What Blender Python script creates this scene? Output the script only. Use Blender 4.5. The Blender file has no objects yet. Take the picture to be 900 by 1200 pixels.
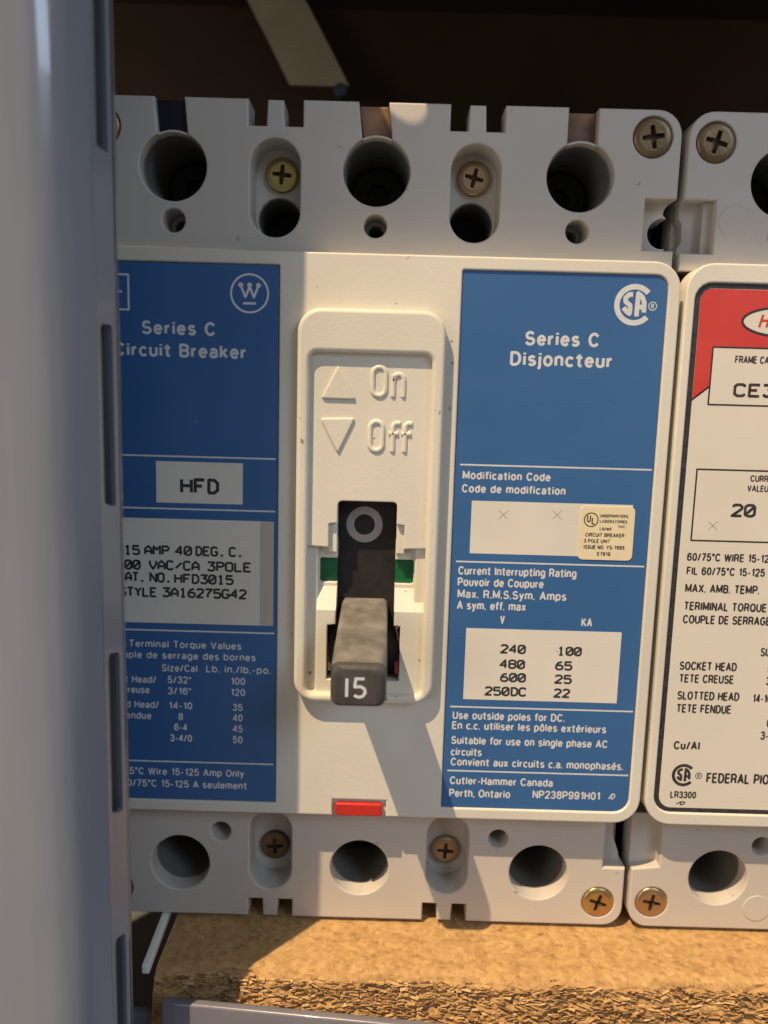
import bpy, bmesh, math, random
from mathutils import Vector, Matrix, noise
random.seed(7)
MM = 0.001
scene = bpy.context.scene
# ------------------------------------------------------------------ camera
cam_d = bpy.data.cameras.new('camera'); cam = bpy.data.objects.new('camera', cam_d)
scene.collection.objects.link(cam); scene.camera = cam
cam_d.sensor_fit = 'VERTICAL'; cam_d.sensor_height = 36.0; cam_d.lens = 27.0
cam_d.clip_start = 0.005; cam_d.clip_end = 50.0
RM = [[0.9996075258, 0.0279963275, -0.0009999998], [-0.0275730886, 0.9895508627, 0.1415231955], [0.00495168, -0.1414400782, 0.9899344348]]
right = Vector((RM[0][0], RM[2][0], -RM[1][0])); down = Vector((RM[0][1], RM[2][1], -RM[1][1])); fwd = Vector((RM[0][2], RM[2][2], -RM[1][2]))
up, back = -down, -fwd
cam.matrix_world = Matrix(((right.x, up.x, back.x, 0), (right.y, up.y, back.y, -134.47*MM), (right.z, up.z, back.z, 0), (0, 0, 0, 1)))
cam_d.dof.use_dof = True; cam_d.dof.focus_distance = 0.136; cam_d.dof.aperture_fstop = 13.5
# ------------------------------------------------------------------ world, lamps, exposure
world = bpy.data.worlds.new('World'); scene.world = world; world.use_nodes = True
bg = world.node_tree.nodes['Background']; bg.inputs[1].default_value = 0.135
_n = world.node_tree.nodes; _l = world.node_tree.links             # made-up noise glow around the enclosure, for streaky reflections
_tc = _n.new('ShaderNodeTexCoord'); _nz = _n.new('ShaderNodeTexNoise'); _nz.inputs['Scale'].default_value = 2.6; _nz.inputs['Detail'].default_value = 2.0
_cr = _n.new('ShaderNodeValToRGB'); _cr.color_ramp.elements[0].position = 0.36; _cr.color_ramp.elements[0].color = (0.22, 0.21, 0.20, 1)
_cr.color_ramp.elements[1].position = 0.66; _cr.color_ramp.elements[1].color = (1.75, 1.62, 1.52, 1)
_l.new(_tc.outputs['Generated'], _nz.inputs[0]); _l.new(_nz.outputs[0], _cr.inputs[0]); _l.new(_cr.outputs[0], bg.inputs[0])
def lamp(name, kind, loc, target, energy, color, size):
    l = bpy.data.lights.new(name, kind); l.energy = energy; l.color = color
    o = bpy.data.objects.new(name, l); scene.collection.objects.link(o); o.location = loc
    o.rotation_euler = (Vector(target)-Vector(loc)).to_track_quat('-Z', 'Y').to_euler()
    if kind == 'AREA': l.size = size
    else: l.shadow_soft_size = size
    return o
LD = Vector((0.92, 1.0, -2.35))                     # travel direction of the warm key light
tgt = Vector((0.0, 0.0, -0.03))
lamp('warm_lamp', 'POINT', tgt-LD.normalized()*3.0, tgt, 410.0, (1.0, 0.735, 0.455), 0.014)
lamp('cool_fill', 'AREA', (0.75, -0.9, 0.65), (0, 0, -0.03), 2.6, (0.58, 0.74, 1.0), 0.4)  # added bluish fill from the right, source unseen
lamp('warm_fill', 'AREA', (-1.0, -1.0, 0.1), (0, 0, -0.03), 2.1, (1.0, 0.88, 0.80), 0.6)  # added soft warm fill from the left front, source unseen
scene.view_settings.view_transform = 'Standard'; scene.view_settings.look = 'None'
scene.view_settings.exposure = 0.55; scene.view_settings.gamma = 1.0; scene.view_settings.use_curve_mapping = False
scene.cycles.max_bounces = 8
TEXT = [
    ('Lw', 'Series C', 'Series C', -42.59, 10.38, 12.86, 2.2, 'B'),
    ('Lw', 'Circuit Breaker', 'ircuit Breaker', -45.21, 6.62, 20.76, 2.21, 'B'),
    ('Lk', 'HFD', 'HFD', -35.91, -16.97, 6.44, 2.52, 'T'),
    ('Lk', '15', '15', -46.18, -28.26, 2.62, 1.67, 'T'),
    ('Lk', 'AMP', 'AMP', -42.54, -28.19, 4.25, 1.66, 'T'),
    ('Lk', '40', '40', -37.08, -28.15, 2.81, 1.66, 'T'),
    ('Lk', 'DEG.', 'DEG.', -33.49, -28.12, 5.27, 1.66, 'T'),
    ('Lk', 'C.', 'C.', -27.44, -28.12, 2.46, 1.67, 'T'),
    ('Lk', '600', '00', -46.15, -30.92, 2.66, 1.67, 'T'),
    ('Lk', 'VAC/CA', 'VAC/CA', -41.73, -30.87, 8.81, 1.68, 'T'),
    ('Lk', '3POLE', '3POLE', -31.36, -30.87, 7.71, 1.68, 'T'),
    ('Lk', 'CAT.', 'T.', -44.82, -33.14, 2.27, 1.68, 'T'),
    ('Lk', 'NO.', 'NO.', -41.68, -33.16, 3.84, 1.68, 'T'),
    ('Lk', 'HFD3015', 'HFD3015', -37.25, -33.26, 10.39, 1.68, 'T'),
    ('Lk', 'STYLE', 'TYLE', -45.82, -35.9, 5.2, 1.69, 'T'),
    ('Lk', '3A16275G42', '3A16275G42', -39.45, -35.84, 14.95, 1.69, 'T'),
    ('Lw', 'Terminal Torque Values', 'Terminal Torque Values', -45.85, -45.26, 20.58, 1.27, 'N'),
    ('Lw', 'Couple de serrage des bornes', 'ple de serrage des bornes', -45.89, -47.36, 23.21, 1.28, 'N'),
    ('Lw', 'Size/Cal', 'Size/Cal', -39.91, -49.74, 6.59, 1.29, 'N'),
    ('Lw', 'Lb. in./lb.-po.', 'Lb. in./lb.-po.', -31.85, -49.7, 11.97, 1.29, 'N'),
    ('Lw', 'Socket Head/', 'Head/', -45.38, -52.06, 4.52, 1.29, 'N'),
    ('Lw', '5/32"', '5/32"', -38.86, -51.97, 4.4, 1.29, 'N'),
    ('Lw', '100', '100', -27.34, -51.92, 2.76, 1.29, 'N'),
    ('Lw', 'creuse', 'euse', -45.57, -54.04, 3.48, 1.3, 'N'),
    ('Lw', '3/16"', '3/16"', -38.88, -54.1, 4.41, 1.29, 'N'),
    ('Lw', '120', '120', -27.34, -54.06, 2.76, 1.3, 'N'),
    ('Lw', 'Slotted Head/', 'Head/', -45.02, -56.86, 4.58, 1.31, 'N'),
    ('Lw', '14-10', '14-10', -38.72, -56.91, 4.42, 1.3, 'N'),
    ('Lw', '35', '35', -26.94, -56.94, 1.88, 1.3, 'N'),
    ('Lw', 'fendue', 'ndue', -45.67, -59.0, 3.83, 1.31, 'N'),
    ('Lw', '8', '8', -36.93, -59.02, 0.89, 1.31, 'N'),
    ('Lw', '40', '40', -26.94, -58.96, 1.89, 1.31, 'N'),
    ('Lw', '6-4', '6-4', -37.76, -61.08, 2.5, 1.31, 'N'),
    ('Lw', '45', '45', -26.94, -61.08, 1.89, 1.32, 'N'),
    ('Lw', '3-4/0', '3-4/0', -38.51, -63.2, 4.09, 1.32, 'N'),
    ('Lw', '50', '50', -26.95, -63.21, 1.9, 1.32, 'N'),
    ('Lw', '60/75°C Wire 15-125 Amp Only', 'C Wire 15-125 Amp Only', -44.49, -69.86, 19.74, 1.34, 'N'),
    ('Lw', 'Fil 60/75°C 15-125 A seulement', '/75°C 15-125 A seulement', -45.64, -72.26, 21.42, 1.35, 'N'),
    ('Rw', 'Series C', 'Series C', 23.08, 10.28, 12.94, 2.29, 'B'),
    ('Rw', 'Disjoncteur', 'Disjoncteur', 20.72, 6.8, 17.75, 2.31, 'B'),
    ('Rw', 'Modification Code', 'Modification Code', 13.46, -13.01, 15.52, 1.4, 'B'),
    ('Rw', 'Code de modification', 'Code de modification', 13.41, -15.36, 18.32, 1.41, 'B'),
    ('Rw', 'Current Interrupting Rating', 'Current Interrupting Rating', 13.41, -30.16, 21.16, 1.45, 'N'),
    ('Rw', 'Pouvoir de Coupure', 'Pouvoir de Coupure', 13.4, -32.25, 15.43, 1.46, 'N'),
    ('Rw', 'Max. R.M.S.Sym. Amps', 'Max. R.M.S.Sym. Amps', 13.44, -34.44, 19.61, 1.46, 'N'),
    ('Rw', 'A sym. eff. max', 'A sym. eff. max', 13.42, -36.54, 12.47, 1.47, 'N'),
    ('Rw', 'V', 'V', 21.34, -39.02, 0.83, 1.48, 'N'),
    ('Rw', 'KA', 'KA', 36.0, -39.11, 1.96, 1.48, 'N'),
    ('Rk', '240', '240', 21.77, -44.54, 4.39, 1.77, 'T'),
    ('Rk', '100', '100', 32.12, -44.66, 4.19, 1.76, 'T'),
    ('Rk', '480', '480', 21.8, -47.39, 4.36, 1.78, 'T'),
    ('Rk', '65', '65', 31.92, -47.42, 2.85, 1.78, 'T'),
    ('Rk', '600', '600', 22.03, -49.92, 4.42, 1.79, 'T'),
    ('Rk', '25', '25', 31.91, -49.98, 2.92, 1.78, 'T'),
    ('Rk', '250DC', '250DC', 19.29, -52.6, 7.46, 1.79, 'T'),
    ('Rk', '22', '22', 31.91, -52.65, 2.77, 1.8, 'T'),
    ('Rw', 'Use outside poles for DC.', 'Use outside poles for DC.', 13.49, -57.29, 20.68, 1.43, 'N'),
    ('Rw', 'En c.c. utiliser les pôles extérieurs', 'En c.c. utiliser les pôles extérieurs', 13.46, -59.26, 28.44, 1.43, 'N'),
    ('Rw', 'Suitable for use on single phase AC', 'Suitable for use on single phase AC', 13.42, -62.14, 28.94, 1.44, 'N'),
    ('Rw', 'circuits', 'circuits', 13.41, -64.41, 5.8, 1.45, 'N'),
    ('Rw', 'Convient aux circuits c.a. monophasés.', 'Convient aux circuits c.a. monophasés.', 13.48, -66.37, 32.08, 1.45, 'N'),
    ('Rw', 'Cutler-Hammer Canada', 'Cutler-Hammer Canada', 13.47, -70.05, 19.25, 1.46, 'N'),
    ('Rw', 'Perth, Ontario', 'Perth, Ontario', 13.46, -72.55, 11.43, 1.48, 'N'),
    ('Rw', 'NP238P991H01', 'NP238P991H01', 28.99, -72.4, 12.64, 1.47, 'N'),
    ('Uk', 'UNDERWRITERS', 'UNDERWRITERS', 37.98, -19.06, 5.03, 0.51, 'N'),
    ('Uk', 'LABORATORIES', 'LABORATORIES', 38.05, -20.04, 4.87, 0.5, 'N'),
    ('Uk', 'INC.', 'INC.', 41.38, -20.9, 1.52, 0.48, 'N'),
    ('Uk', 'Listed', 'Listed', 38.1, -21.39, 2.06, 0.58, 'N'),
    ('Uk', 'CIRCUIT BREAKER', 'CIRCUIT BREAKER', 35.61, -22.58, 6.98, 0.64, 'N'),
    ('Uk', '3 POLE UNIT', '3 POLE UNIT', 35.42, -23.66, 4.72, 0.61, 'N'),
    ('Uk', 'ISSUE NO. YS-7665', 'ISSUE NO. YS-7665', 35.46, -24.8, 7.3, 0.66, 'N'),
    ('Uk', 'E7819', 'E7819', 37.94, -25.99, 2.37, 0.65, 'N'),
    ('Fk', 'FRAME CAT.', 'FRAME', 59.36, 8.28, 3.79, 1.18, 'N'),
    ('Fk', 'CE3', 'CE3', 59.77, 2.54, 6.85, 2.4, 'T'),
    ('Fk', 'CURRENT', 'CURR', 63.91, -12.04, 3.17, 1.07, 'N'),
    ('Fk', 'VALEUR', 'VALEU', 63.54, -13.8, 3.72, 1.07, 'N'),
    ('Fk', '20', '20', 61.28, -18.38, 4.02, 2.42, 'T'),
    ('Fk', '60/75°C WIRE 15-125 A', '60/75°C WIRE 15-12', 53.99, -26.46, 14.61, 1.35, 'N'),
    ('Fk', 'FIL 60/75°C 15-125 A', 'FIL 60/75°C 15-125', 54.12, -29.0, 14.01, 1.36, 'N'),
    ('Fk', 'MAX. AMB. TEMP.', 'MAX. AMB. TEMP.', 54.12, -32.24, 13.39, 1.46, 'N'),
    ('Fk', 'TERIMINAL TORQUE', 'TERIMINAL TORQUE', 54.16, -35.51, 14.92, 1.47, 'N'),
    ('Fk', 'COUPLE DE SERRAGE', 'COUPLE DE SERRAG', 54.19, -37.96, 14.91, 1.48, 'N'),
    ('Fk', 'SIZE', 'SI', 68.75, -43.72, 1.5, 1.49, 'N'),
    ('Fk', 'SOCKET HEAD', 'SOCKET HEAD', 54.32, -46.69, 10.42, 1.51, 'N'),
    ('Fk', 'TETE CREUSE', 'TETE CREUSE', 54.42, -49.09, 10.0, 1.51, 'N'),
    ('Fk', 'SLOTTED HEAD', 'SLOTTED HEAD', 54.37, -52.33, 11.35, 1.52, 'N'),
    ('Fk', 'TETE FENDUE', 'TETE FENDUE', 54.39, -54.82, 10.1, 1.53, 'N'),
    ('Fk', '14-10', '1', 70.2, -52.52, 0.55, 1.52, 'N'),
    ('Fk', '5/32"', '5', 70.32, -46.77, 0.77, 1.5, 'N'),
    ('Fk', '3/16"', '3', 70.28, -49.14, 0.82, 1.51, 'N'),
    ('Fk', '8', '8', 71.88, -54.77, 0.78, 1.53, 'N'),
    ('Fk', '6-4', '6', 71.2, -57.19, 0.78, 1.53, 'N'),
    ('Fk', '3-4/0', '3-', 70.3, -59.64, 1.37, 1.54, 'N'),
    ('Fk', 'Cu/Al', 'Cu/Al', 54.46, -61.96, 4.88, 1.55, 'B'),
    ('Fk', 'FEDERAL PIONEER', 'FEDERAL PIO', 61.05, -68.37, 11.67, 1.86, 'N'),
    ('Fk', 'LR3300', 'LR3300', 54.63, -71.53, 4.83, 1.28, 'N'),
]
# ------------------------------------------------------------------ materials
def mat(name, col, rough=0.5, metal=0.0, col2=None, cscale=60, bump=0.0, bscale=1500, specks=None, spec=0.5, coat=0.0, streak=None, cdetail=4, bstreak=None, scuff=None):
    m = bpy.data.materials.new(name); m.use_nodes = True
    nt = m.node_tree; N = nt.nodes; L = nt.links; b = N['Principled BSDF']
    b.inputs['Base Color'].default_value = (*col, 1); b.inputs['Roughness'].default_value = rough
    b.inputs['Metallic'].default_value = metal; b.inputs['Specular IOR Level'].default_value = spec
    b.inputs['Coat Weight'].default_value = coat
    tc = N.new('ShaderNodeTexCoord'); src = tc.outputs['Object']
    out = None
    if col2:
        n = N.new('ShaderNodeTexNoise'); n.inputs['Scale'].default_value = cscale; n.inputs['Detail'].default_value = cdetail
        if streak:
            mp = N.new('ShaderNodeMapping'); mp.inputs['Scale'].default_value = streak; L.new(src, mp.inputs[0]); L.new(mp.outputs[0], n.inputs[0])
        else: L.new(src, n.inputs[0])
        r = N.new('ShaderNodeValToRGB'); r.color_ramp.elements[0].position = 0.35; r.color_ramp.elements[1].position = 0.68
        r.color_ramp.elements[0].color = (*col, 1); r.color_ramp.elements[1].color = (*col2, 1)
        L.new(n.outputs[0], r.inputs[0]); out = r.outputs[0]
    if specks:                                  # small dirt specks: (scale, threshold, colour, strength)
        v = N.new('ShaderNodeTexNoise'); v.inputs['Scale'].default_value = specks[0]; v.inputs['Detail'].default_value = 2
        L.new(src, v.inputs[0])
        r = N.new('ShaderNodeValToRGB'); r.color_ramp.elements[0].position = specks[1]; r.color_ramp.elements[1].position = specks[1]+0.035
        r.color_ramp.elements[0].color = (0, 0, 0, 1); r.color_ramp.elements[1].color = (specks[3],)*3+(1,)
        L.new(v.outputs[0], r.inputs[0])
        mx = N.new('ShaderNodeMix'); mx.data_type = 'RGBA'
        L.new(r.outputs[0], mx.inputs['Factor'])
        if out: L.new(out, mx.inputs[6])
        else: mx.inputs[6].default_value = (*col, 1)
        mx.inputs[7].default_value = (*specks[2], 1); out = mx.outputs[2]
    if scuff:                                   # fine elongated scuffs: (scale, threshold, colour, strength, stretch)
        mp3 = N.new('ShaderNodeMapping'); mp3.inputs['Scale'].default_value = scuff[4]; mp3.inputs['Rotation'].default_value = (0, .35, 0); L.new(src, mp3.inputs[0])
        v = N.new('ShaderNodeTexNoise'); v.inputs['Scale'].default_value = scuff[0]; v.inputs['Detail'].default_value = 3; L.new(mp3.outputs[0], v.inputs[0])
        w = N.new('ShaderNodeTexNoise'); w.inputs['Scale'].default_value = 60; L.new(src, w.inputs[0])
        a = N.new('ShaderNodeMath'); a.operation = 'MULTIPLY_ADD'; a.inputs[1].default_value = 0.35; L.new(w.outputs[0], a.inputs[0]); 
        c = N.new('ShaderNodeMath'); c.operation = 'MULTIPLY'; c.inputs[1].default_value = 0.8; L.new(v.outputs[0], c.inputs[0]); L.new(c.outputs[0], a.inputs[2])
        r = N.new('ShaderNodeValToRGB'); r.color_ramp.elements[0].position = scuff[1]; r.color_ramp.elements[1].position = scuff[1]+0.05
        r.color_ramp.elements[0].color = (0, 0, 0, 1); r.color_ramp.elements[1].color = (scuff[3],)*3+(1,)
        L.new(a.outputs[0], r.inputs[0])
        mx = N.new('ShaderNodeMix'); mx.data_type = 'RGBA'; L.new(r.outputs[0], mx.inputs['Factor'])
        if out: L.new(out, mx.inputs[6])
        else: mx.inputs[6].default_value = (*col, 1)
        mx.inputs[7].default_value = (*scuff[2], 1); out = mx.outputs[2]
    if out: L.new(out, b.inputs['Base Color'])
    if bump:
        n = N.new('ShaderNodeTexNoise'); n.inputs['Scale'].default_value = bscale; n.inputs['Detail'].default_value = 3
        if bstreak:
            mp2 = N.new('ShaderNodeMapping'); mp2.inputs['Scale'].default_value = bstreak; L.new(src, mp2.inputs[0]); L.new(mp2.outputs[0], n.inputs[0])
        else: L.new(src, n.inputs[0])
        bp = N.new('ShaderNodeBump'); bp.inputs['Strength'].default_value = 1.0; bp.inputs['Distance'].default_value = bump*MM
        L.new(n.outputs[0], bp.inputs['Height']); L.new(bp.outputs[0], b.inputs['Normal'])
        rr = N.new('ShaderNodeMapRange'); rr.inputs['To Min'].default_value = max(rough-0.06, 0.05); rr.inputs['To Max'].default_value = rough+0.08
        n2 = N.new('ShaderNodeTexNoise'); n2.inputs['Scale'].default_value = 130; L.new(src, n2.inputs[0])
        L.new(n2.outputs[0], rr.inputs['Value']); L.new(rr.outputs[0], b.inputs['Roughness'])
    return m
M = {}
M['cream'] = mat('cream_plastic', (0.645, 0.62, 0.53), 0.44, col2=(0.725, 0.70, 0.61), cscale=28, bump=0.030, bscale=1700, specks=(520, 0.735, (0.16, 0.12, 0.08), 0.7))
M['grey'] = mat('warm_grey_plastic', (0.52, 0.49, 0.44), 0.46, col2=(0.57, 0.535, 0.48), cscale=40, bump=0.022, bscale=1500, specks=(430, 0.74, (0.15, 0.12, 0.09), 0.6))
M['recess_grey'] = mat('darker_grey_plastic', (0.36, 0.34, 0.31), 0.5, col2=(0.44, 0.42, 0.38), cscale=120, bump=0.03)  # darker grey for side ledges, rib and trench floor
M['blue'] = mat('blue_label_foil', (0.036, 0.122, 0.310), 0.36, col2=(0.044, 0.138, 0.335), cscale=35, bump=0.012, bscale=900, specks=(620, 0.765, (0.35, 0.42, 0.52), 0.6))
M['white'] = mat('white_label_print', (0.66, 0.68, 0.68), 0.5, col2=(0.60, 0.62, 0.63), cscale=600)
M['panel'] = mat('cream_label_panel', (0.68, 0.655, 0.58), 0.45, col2=(0.73, 0.70, 0.625), cscale=70, bump=0.01, specks=(700, 0.73, (0.25, 0.20, 0.15), 0.7))
M['label_white'] = mat('off_white_label', (0.70, 0.66, 0.57), 0.42, col2=(0.745, 0.70, 0.61), cscale=45, bump=0.012, bscale=700, specks=(380, 0.75, (0.3, 0.25, 0.18), 0.6))
M['tape'] = mat('aged_tape', (0.50, 0.46, 0.40), 0.35)
M['ink'] = mat('black_ink', (0.018, 0.017, 0.018), 0.55, col2=(0.05, 0.045, 0.045), cscale=900)
M['pencil'] = mat('pencil_grey', (0.33, 0.31, 0.29), 0.6)
M['red_label'] = mat('red_label_print', (0.55, 0.045, 0.035), 0.42, col2=(0.60, 0.055, 0.042), cscale=60, bump=0.012, bscale=900)
M['red_print'] = mat('red_ink', (0.55, 0.05, 0.04), 0.5)
M['sticker'] = mat('cream_sticker', (0.80, 0.71, 0.48), 0.5, col2=(0.76, 0.66, 0.43), cscale=150)
M['red'] = mat('red_plastic', (0.58, 0.030, 0.018), 0.35, bump=0.02, bscale=900, col2=(0.48, 0.026, 0.016), cscale=200)
M['green'] = mat('green_plastic', (0.004, 0.105, 0.035), 0.4, bump=0.02, col2=(0.006, 0.13, 0.045), cscale=200)
M['black'] = mat('black_plastic', (0.016, 0.015, 0.016), 0.6, bump=0.03, bscale=1200, spec=0.3, col2=(0.026, 0.023, 0.021), cscale=350)
M['handle'] = mat('worn_charcoal_plastic', (0.12, 0.115, 0.105), 0.40, col2=(0.235, 0.22, 0.195), cscale=300, bump=0.05, bscale=900, cdetail=8)
M['tip'] = mat('charcoal_plastic', (0.05, 0.048, 0.047), 0.42, bump=0.05, bscale=900, col2=(0.075, 0.07, 0.067), cscale=200)
M['ring'] = mat('grey_print', (0.34, 0.31, 0.31), 0.5)
M['brass'] = mat('yellow_zinc', (0.50, 0.44, 0.17), 0.30, 0.85, col2=(0.50, 0.30, 0.15), cscale=160, bump=0.03)
M['copper'] = mat('coppery_zinc', (0.46, 0.30, 0.20), 0.32, 0.85, col2=(0.48, 0.38, 0.22), cscale=190, bump=0.03)
M['dull'] = mat('tarnished_zinc', (0.15, 0.10, 0.05), 0.40, 0.65, col2=(0.26, 0.18, 0.095), cscale=240, bump=0.05)
M['slot'] = mat('dark_screw_recess', (0.09, 0.07, 0.04), 0.5, 0.4)
M['dark'] = mat('cavity_shade_plastic', (0.035, 0.033, 0.030), 0.7)  # near-black, the shade of the inner cavities put into the colour
M['hole_shade'] = mat('hole_shade_plastic', (0.15, 0.145, 0.13), 0.5, col2=(0.20, 0.19, 0.17), cscale=90)  # shade inside the holes put into a dark colour
M['lug'] = mat('aluminium_lug', (0.12, 0.11, 0.10), 0.5, 0.6)
M['wire_black'] = mat('black_insulation', (0.012, 0.012, 0.02), 0.35)
M['wire_brown'] = mat('brown_insulation', (0.32, 0.17, 0.09), 0.45, col2=(0.05, 0.03, 0.022), cscale=130)
M['post'] = mat('grey_enamelled_steel', (0.20, 0.225, 0.275), 0.16, col2=(0.29, 0.305, 0.34), cscale=22, bump=0.5, bscale=95, streak=(1, 1, 0.25), coat=0.4, bstreak=(1, 1, .10))
M['post_in'] = mat('grey_steel_inside', (0.26, 0.27, 0.29), 0.6)
M['lip'] = mat('grey_painted_steel', (0.15, 0.15, 0.18), 0.28, col2=(0.19, 0.185, 0.215), cscale=60, bump=0.05, bscale=400, coat=0.5)
M['shade_steel'] = mat('shaded_painted_steel', (0.10, 0.10, 0.115), 0.5, bump=0.05, bscale=300, col2=(0.13, 0.125, 0.13), cscale=40)  # grey steel with its shade put into a darker colour
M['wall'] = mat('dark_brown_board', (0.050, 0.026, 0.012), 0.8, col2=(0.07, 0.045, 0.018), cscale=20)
M['strap'] = mat('pale_painted_strap', (0.62, 0.54, 0.36), 0.5, col2=(0.5, 0.43, 0.28), cscale=60)
M['bluecap'] = mat('blue_cap', (0.07, 0.11, 0.15), 0.4)
M['stick'] = mat('white_plastic_strip', (0.88, 0.85, 0.78), 0.5)
# particle board: chips of three browns
def board_mat():
    m = bpy.data.materials.new('particle_board'); m.use_nodes = True
    nt = m.node_tree; N = nt.nodes; L = nt.links; b = N['Principled BSDF']; b.inputs['Roughness'].default_value = 0.85
    b.inputs['Specular IOR Level'].default_value = 0.25
    tc = N.new('ShaderNodeTexCoord')
    mp = N.new('ShaderNodeMapping'); mp.inputs['Scale'].default_value = (1, 1, 1.9); L.new(tc.outputs['Object'], mp.inputs[0])
    v = N.new('ShaderNodeTexVoronoi'); v.inputs['Scale'].default_value = 1100; L.new(mp.outputs[0], v.inputs[0])
    n = N.new('ShaderNodeTexNoise'); n.inputs['Scale'].default_value = 480; n.inputs['Detail'].default_value = 9; n.inputs['Roughness'].default_value = 0.75; L.new(mp.outputs[0], n.inputs[0])
    sp = N.new('ShaderNodeSeparateColor'); L.new(v.outputs['Color'], sp.inputs[0])
    mx = N.new('ShaderNodeMath'); mx.operation = 'MULTIPLY_ADD'; mx.inputs[1].default_value = 0.24; L.new(sp.outputs[0], mx.inputs[0]); 
    m2 = N.new('ShaderNodeMath'); m2.operation = 'MULTIPLY'; m2.inputs[1].default_value = 0.9; L.new(n.outputs[0], m2.inputs[0]); L.new(m2.outputs[0], mx.inputs[2])
    r = N.new('ShaderNodeValToRGB'); r.color_ramp.elements[0].position = 0.25; r.color_ramp.elements[0].color = (0.21, 0.115, 0.042, 1)
    r.color_ramp.elements[1].position = 0.78; r.color_ramp.elements[1].color = (0.56, 0.37, 0.165, 1)
    e = r.color_ramp.elements.new(0.5); e.color = (0.42, 0.255, 0.105, 1)
    L.new(mx.outputs[0], r.inputs[0]); L.new(r.outputs[0], b.inputs['Base Color'])
    bp = N.new('ShaderNodeBump'); bp.inputs['Distance'].default_value = 0.10*MM; L.new(n.outputs[0], bp.inputs['Height']); L.new(bp.outputs[0], b.inputs['Normal'])
    return m
M['board'] = board_mat()
def chip_mat():
    m = bpy.data.materials.new('wood_chip'); m.use_nodes = True; nt = m.node_tree; N = nt.nodes; b = N['Principled BSDF']; b.inputs['Roughness'].default_value = .8
    g = N.new('ShaderNodeNewGeometry'); r = N.new('ShaderNodeValToRGB'); e = r.color_ramp.elements
    e[0].position = 0; e[0].color = (0.20, 0.11, 0.042, 1); e[1].position = 1; e[1].color = (0.68, 0.47, 0.24, 1)
    q = e.new(.3); q.color = (0.40, 0.235, 0.095, 1); q = e.new(.65); q.color = (0.52, 0.335, 0.145, 1)
    nt.links.new(g.outputs['Random Per Island'], r.inputs[0]); nt.links.new(r.outputs[0], b.inputs['Base Color']); return m
M['chips'] = chip_mat()

# ------------------------------------------------------------------ helpers (all lengths in millimetres)
COL = scene.collection
def link_mesh(name, verts, faces, m, parent=None, mats=None, fm=None, sharp=15, smooth=True):
    me = bpy.data.meshes.new(name); me.from_pydata([Vector(v)*MM for v in verts], [], faces); me.validate()
    for x in (mats or [m]): me.materials.append(x)
    if fm:
        for p, i in zip(me.polygons, fm): p.material_index = i
    if smooth:
        me.polygons.foreach_set('use_smooth', [True]*len(me.polygons)); me.set_sharp_from_angle(angle=math.radians(sharp))
    me.update()
    o = bpy.data.objects.new(name, me); COL.objects.link(o); o.parent = parent
    return o
class Geo:                                       # collects geometry of one mesh
    def __init__(s): s.v = []; s.f = []; s.mi = []
    def add(s, v, f, mi=0):
        k = len(s.v); s.v += [tuple(x) for x in v]; s.f += [[i+k for i in q] for q in f]; s.mi += [mi]*len(f); return s
    def out(s, name, m, parent=None, **k):
        return link_mesh(name, s.v, s.f, m, parent, fm=s.mi if k.get('mats') else None, **k)
def curve_geo(cu, dx=0, dy=0, dz=0, flip=True):
    o = bpy.data.objects.new('tmp', cu); COL.objects.link(o)
    me = bpy.data.meshes.new_from_object(o.evaluated_get(bpy.context.evaluated_depsgraph_get()))
    v = [tuple(p.co) for p in me.vertices]; f = [list(p.vertices) for p in me.polygons]
    bpy.data.objects.remove(o); bpy.data.curves.remove(cu); bpy.data.meshes.remove(me)
    return v, f
def plate_geo(loops, y0, y1, b=0.3, res=2):
    """flat plate in the XZ plane from y0 (front) to y1 (back); first loop outline, others holes"""
    cu = bpy.data.curves.new('p', 'CURVE'); cu.dimensions = '2D'; cu.fill_mode = 'BOTH'
    t = (y1-y0)/2; b = min(b, t*0.95); cu.extrude = max(t-b, 1e-4); cu.bevel_depth = b; cu.bevel_resolution = res; cu.offset = -b
    for pts in loops:
        s = cu.splines.new('POLY'); s.points.add(len(pts)-1); s.use_cyclic_u = True
        for i, p in enumerate(pts): s.points[i].co = (p[0], p[1], 0, 1)
    v, f = curve_geo(cu); yc = (y0+y1)/2
    return [(a, yc-c, bb) for a, bb, c in v], f
def plate(name, loops, y0, y1, m, parent=None, b=0.3, res=2, sharp=15):
    v, f = plate_geo(loops, y0, y1, b, res); return link_mesh(name, v, f, m, parent, sharp=sharp)
def circ(x, z, r, n=48, a0=0, a1=360, rz=None):
    full = abs(a1-a0) >= 360
    k = n if full else n+1
    return [(x+r*math.cos(math.radians(a0+(a1-a0)*i/n)), z+(rz or r)*math.sin(math.radians(a0+(a1-a0)*i/n))) for i in range(k)]
def rrect(x0, z0, x1, z1, r=1.0, n=6, rs=None):
    """rounded rectangle, rs = radii of (bottom-left, bottom-right, top-right, top-left)"""
    rs = rs or (r,)*4; out = []
    for (cx, cz, sx, sz, a), q in zip(((x0, z0, 1, 1, 180), (x1, z0, -1, 1, 270), (x1, z1, -1, -1, 0), (x0, z1, 1, -1, 90)), rs):
        if q <= 0.01: out.append((cx, cz))
        else: out += circ(cx+sx*q, cz+sz*q, q, n, a, a+90)
    return out
def stadium(x, z0, z1, w, n=24):
    r = w/2; return circ(x, z1-r, r, n, 0, 180)+circ(x, z0+r, r, n, 180, 360)
def box_geo(x0, x1, y0, y1, z0, z1):
    v = [(x, y, z) for x in (x0, x1) for y in (y0, y1) for z in (z0, z1)]
    return v, [[0, 1, 3, 2], [4, 6, 7, 5], [0, 4, 5, 1], [2, 3, 7, 6], [0, 2, 6, 4], [1, 5, 7, 3]]
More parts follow.
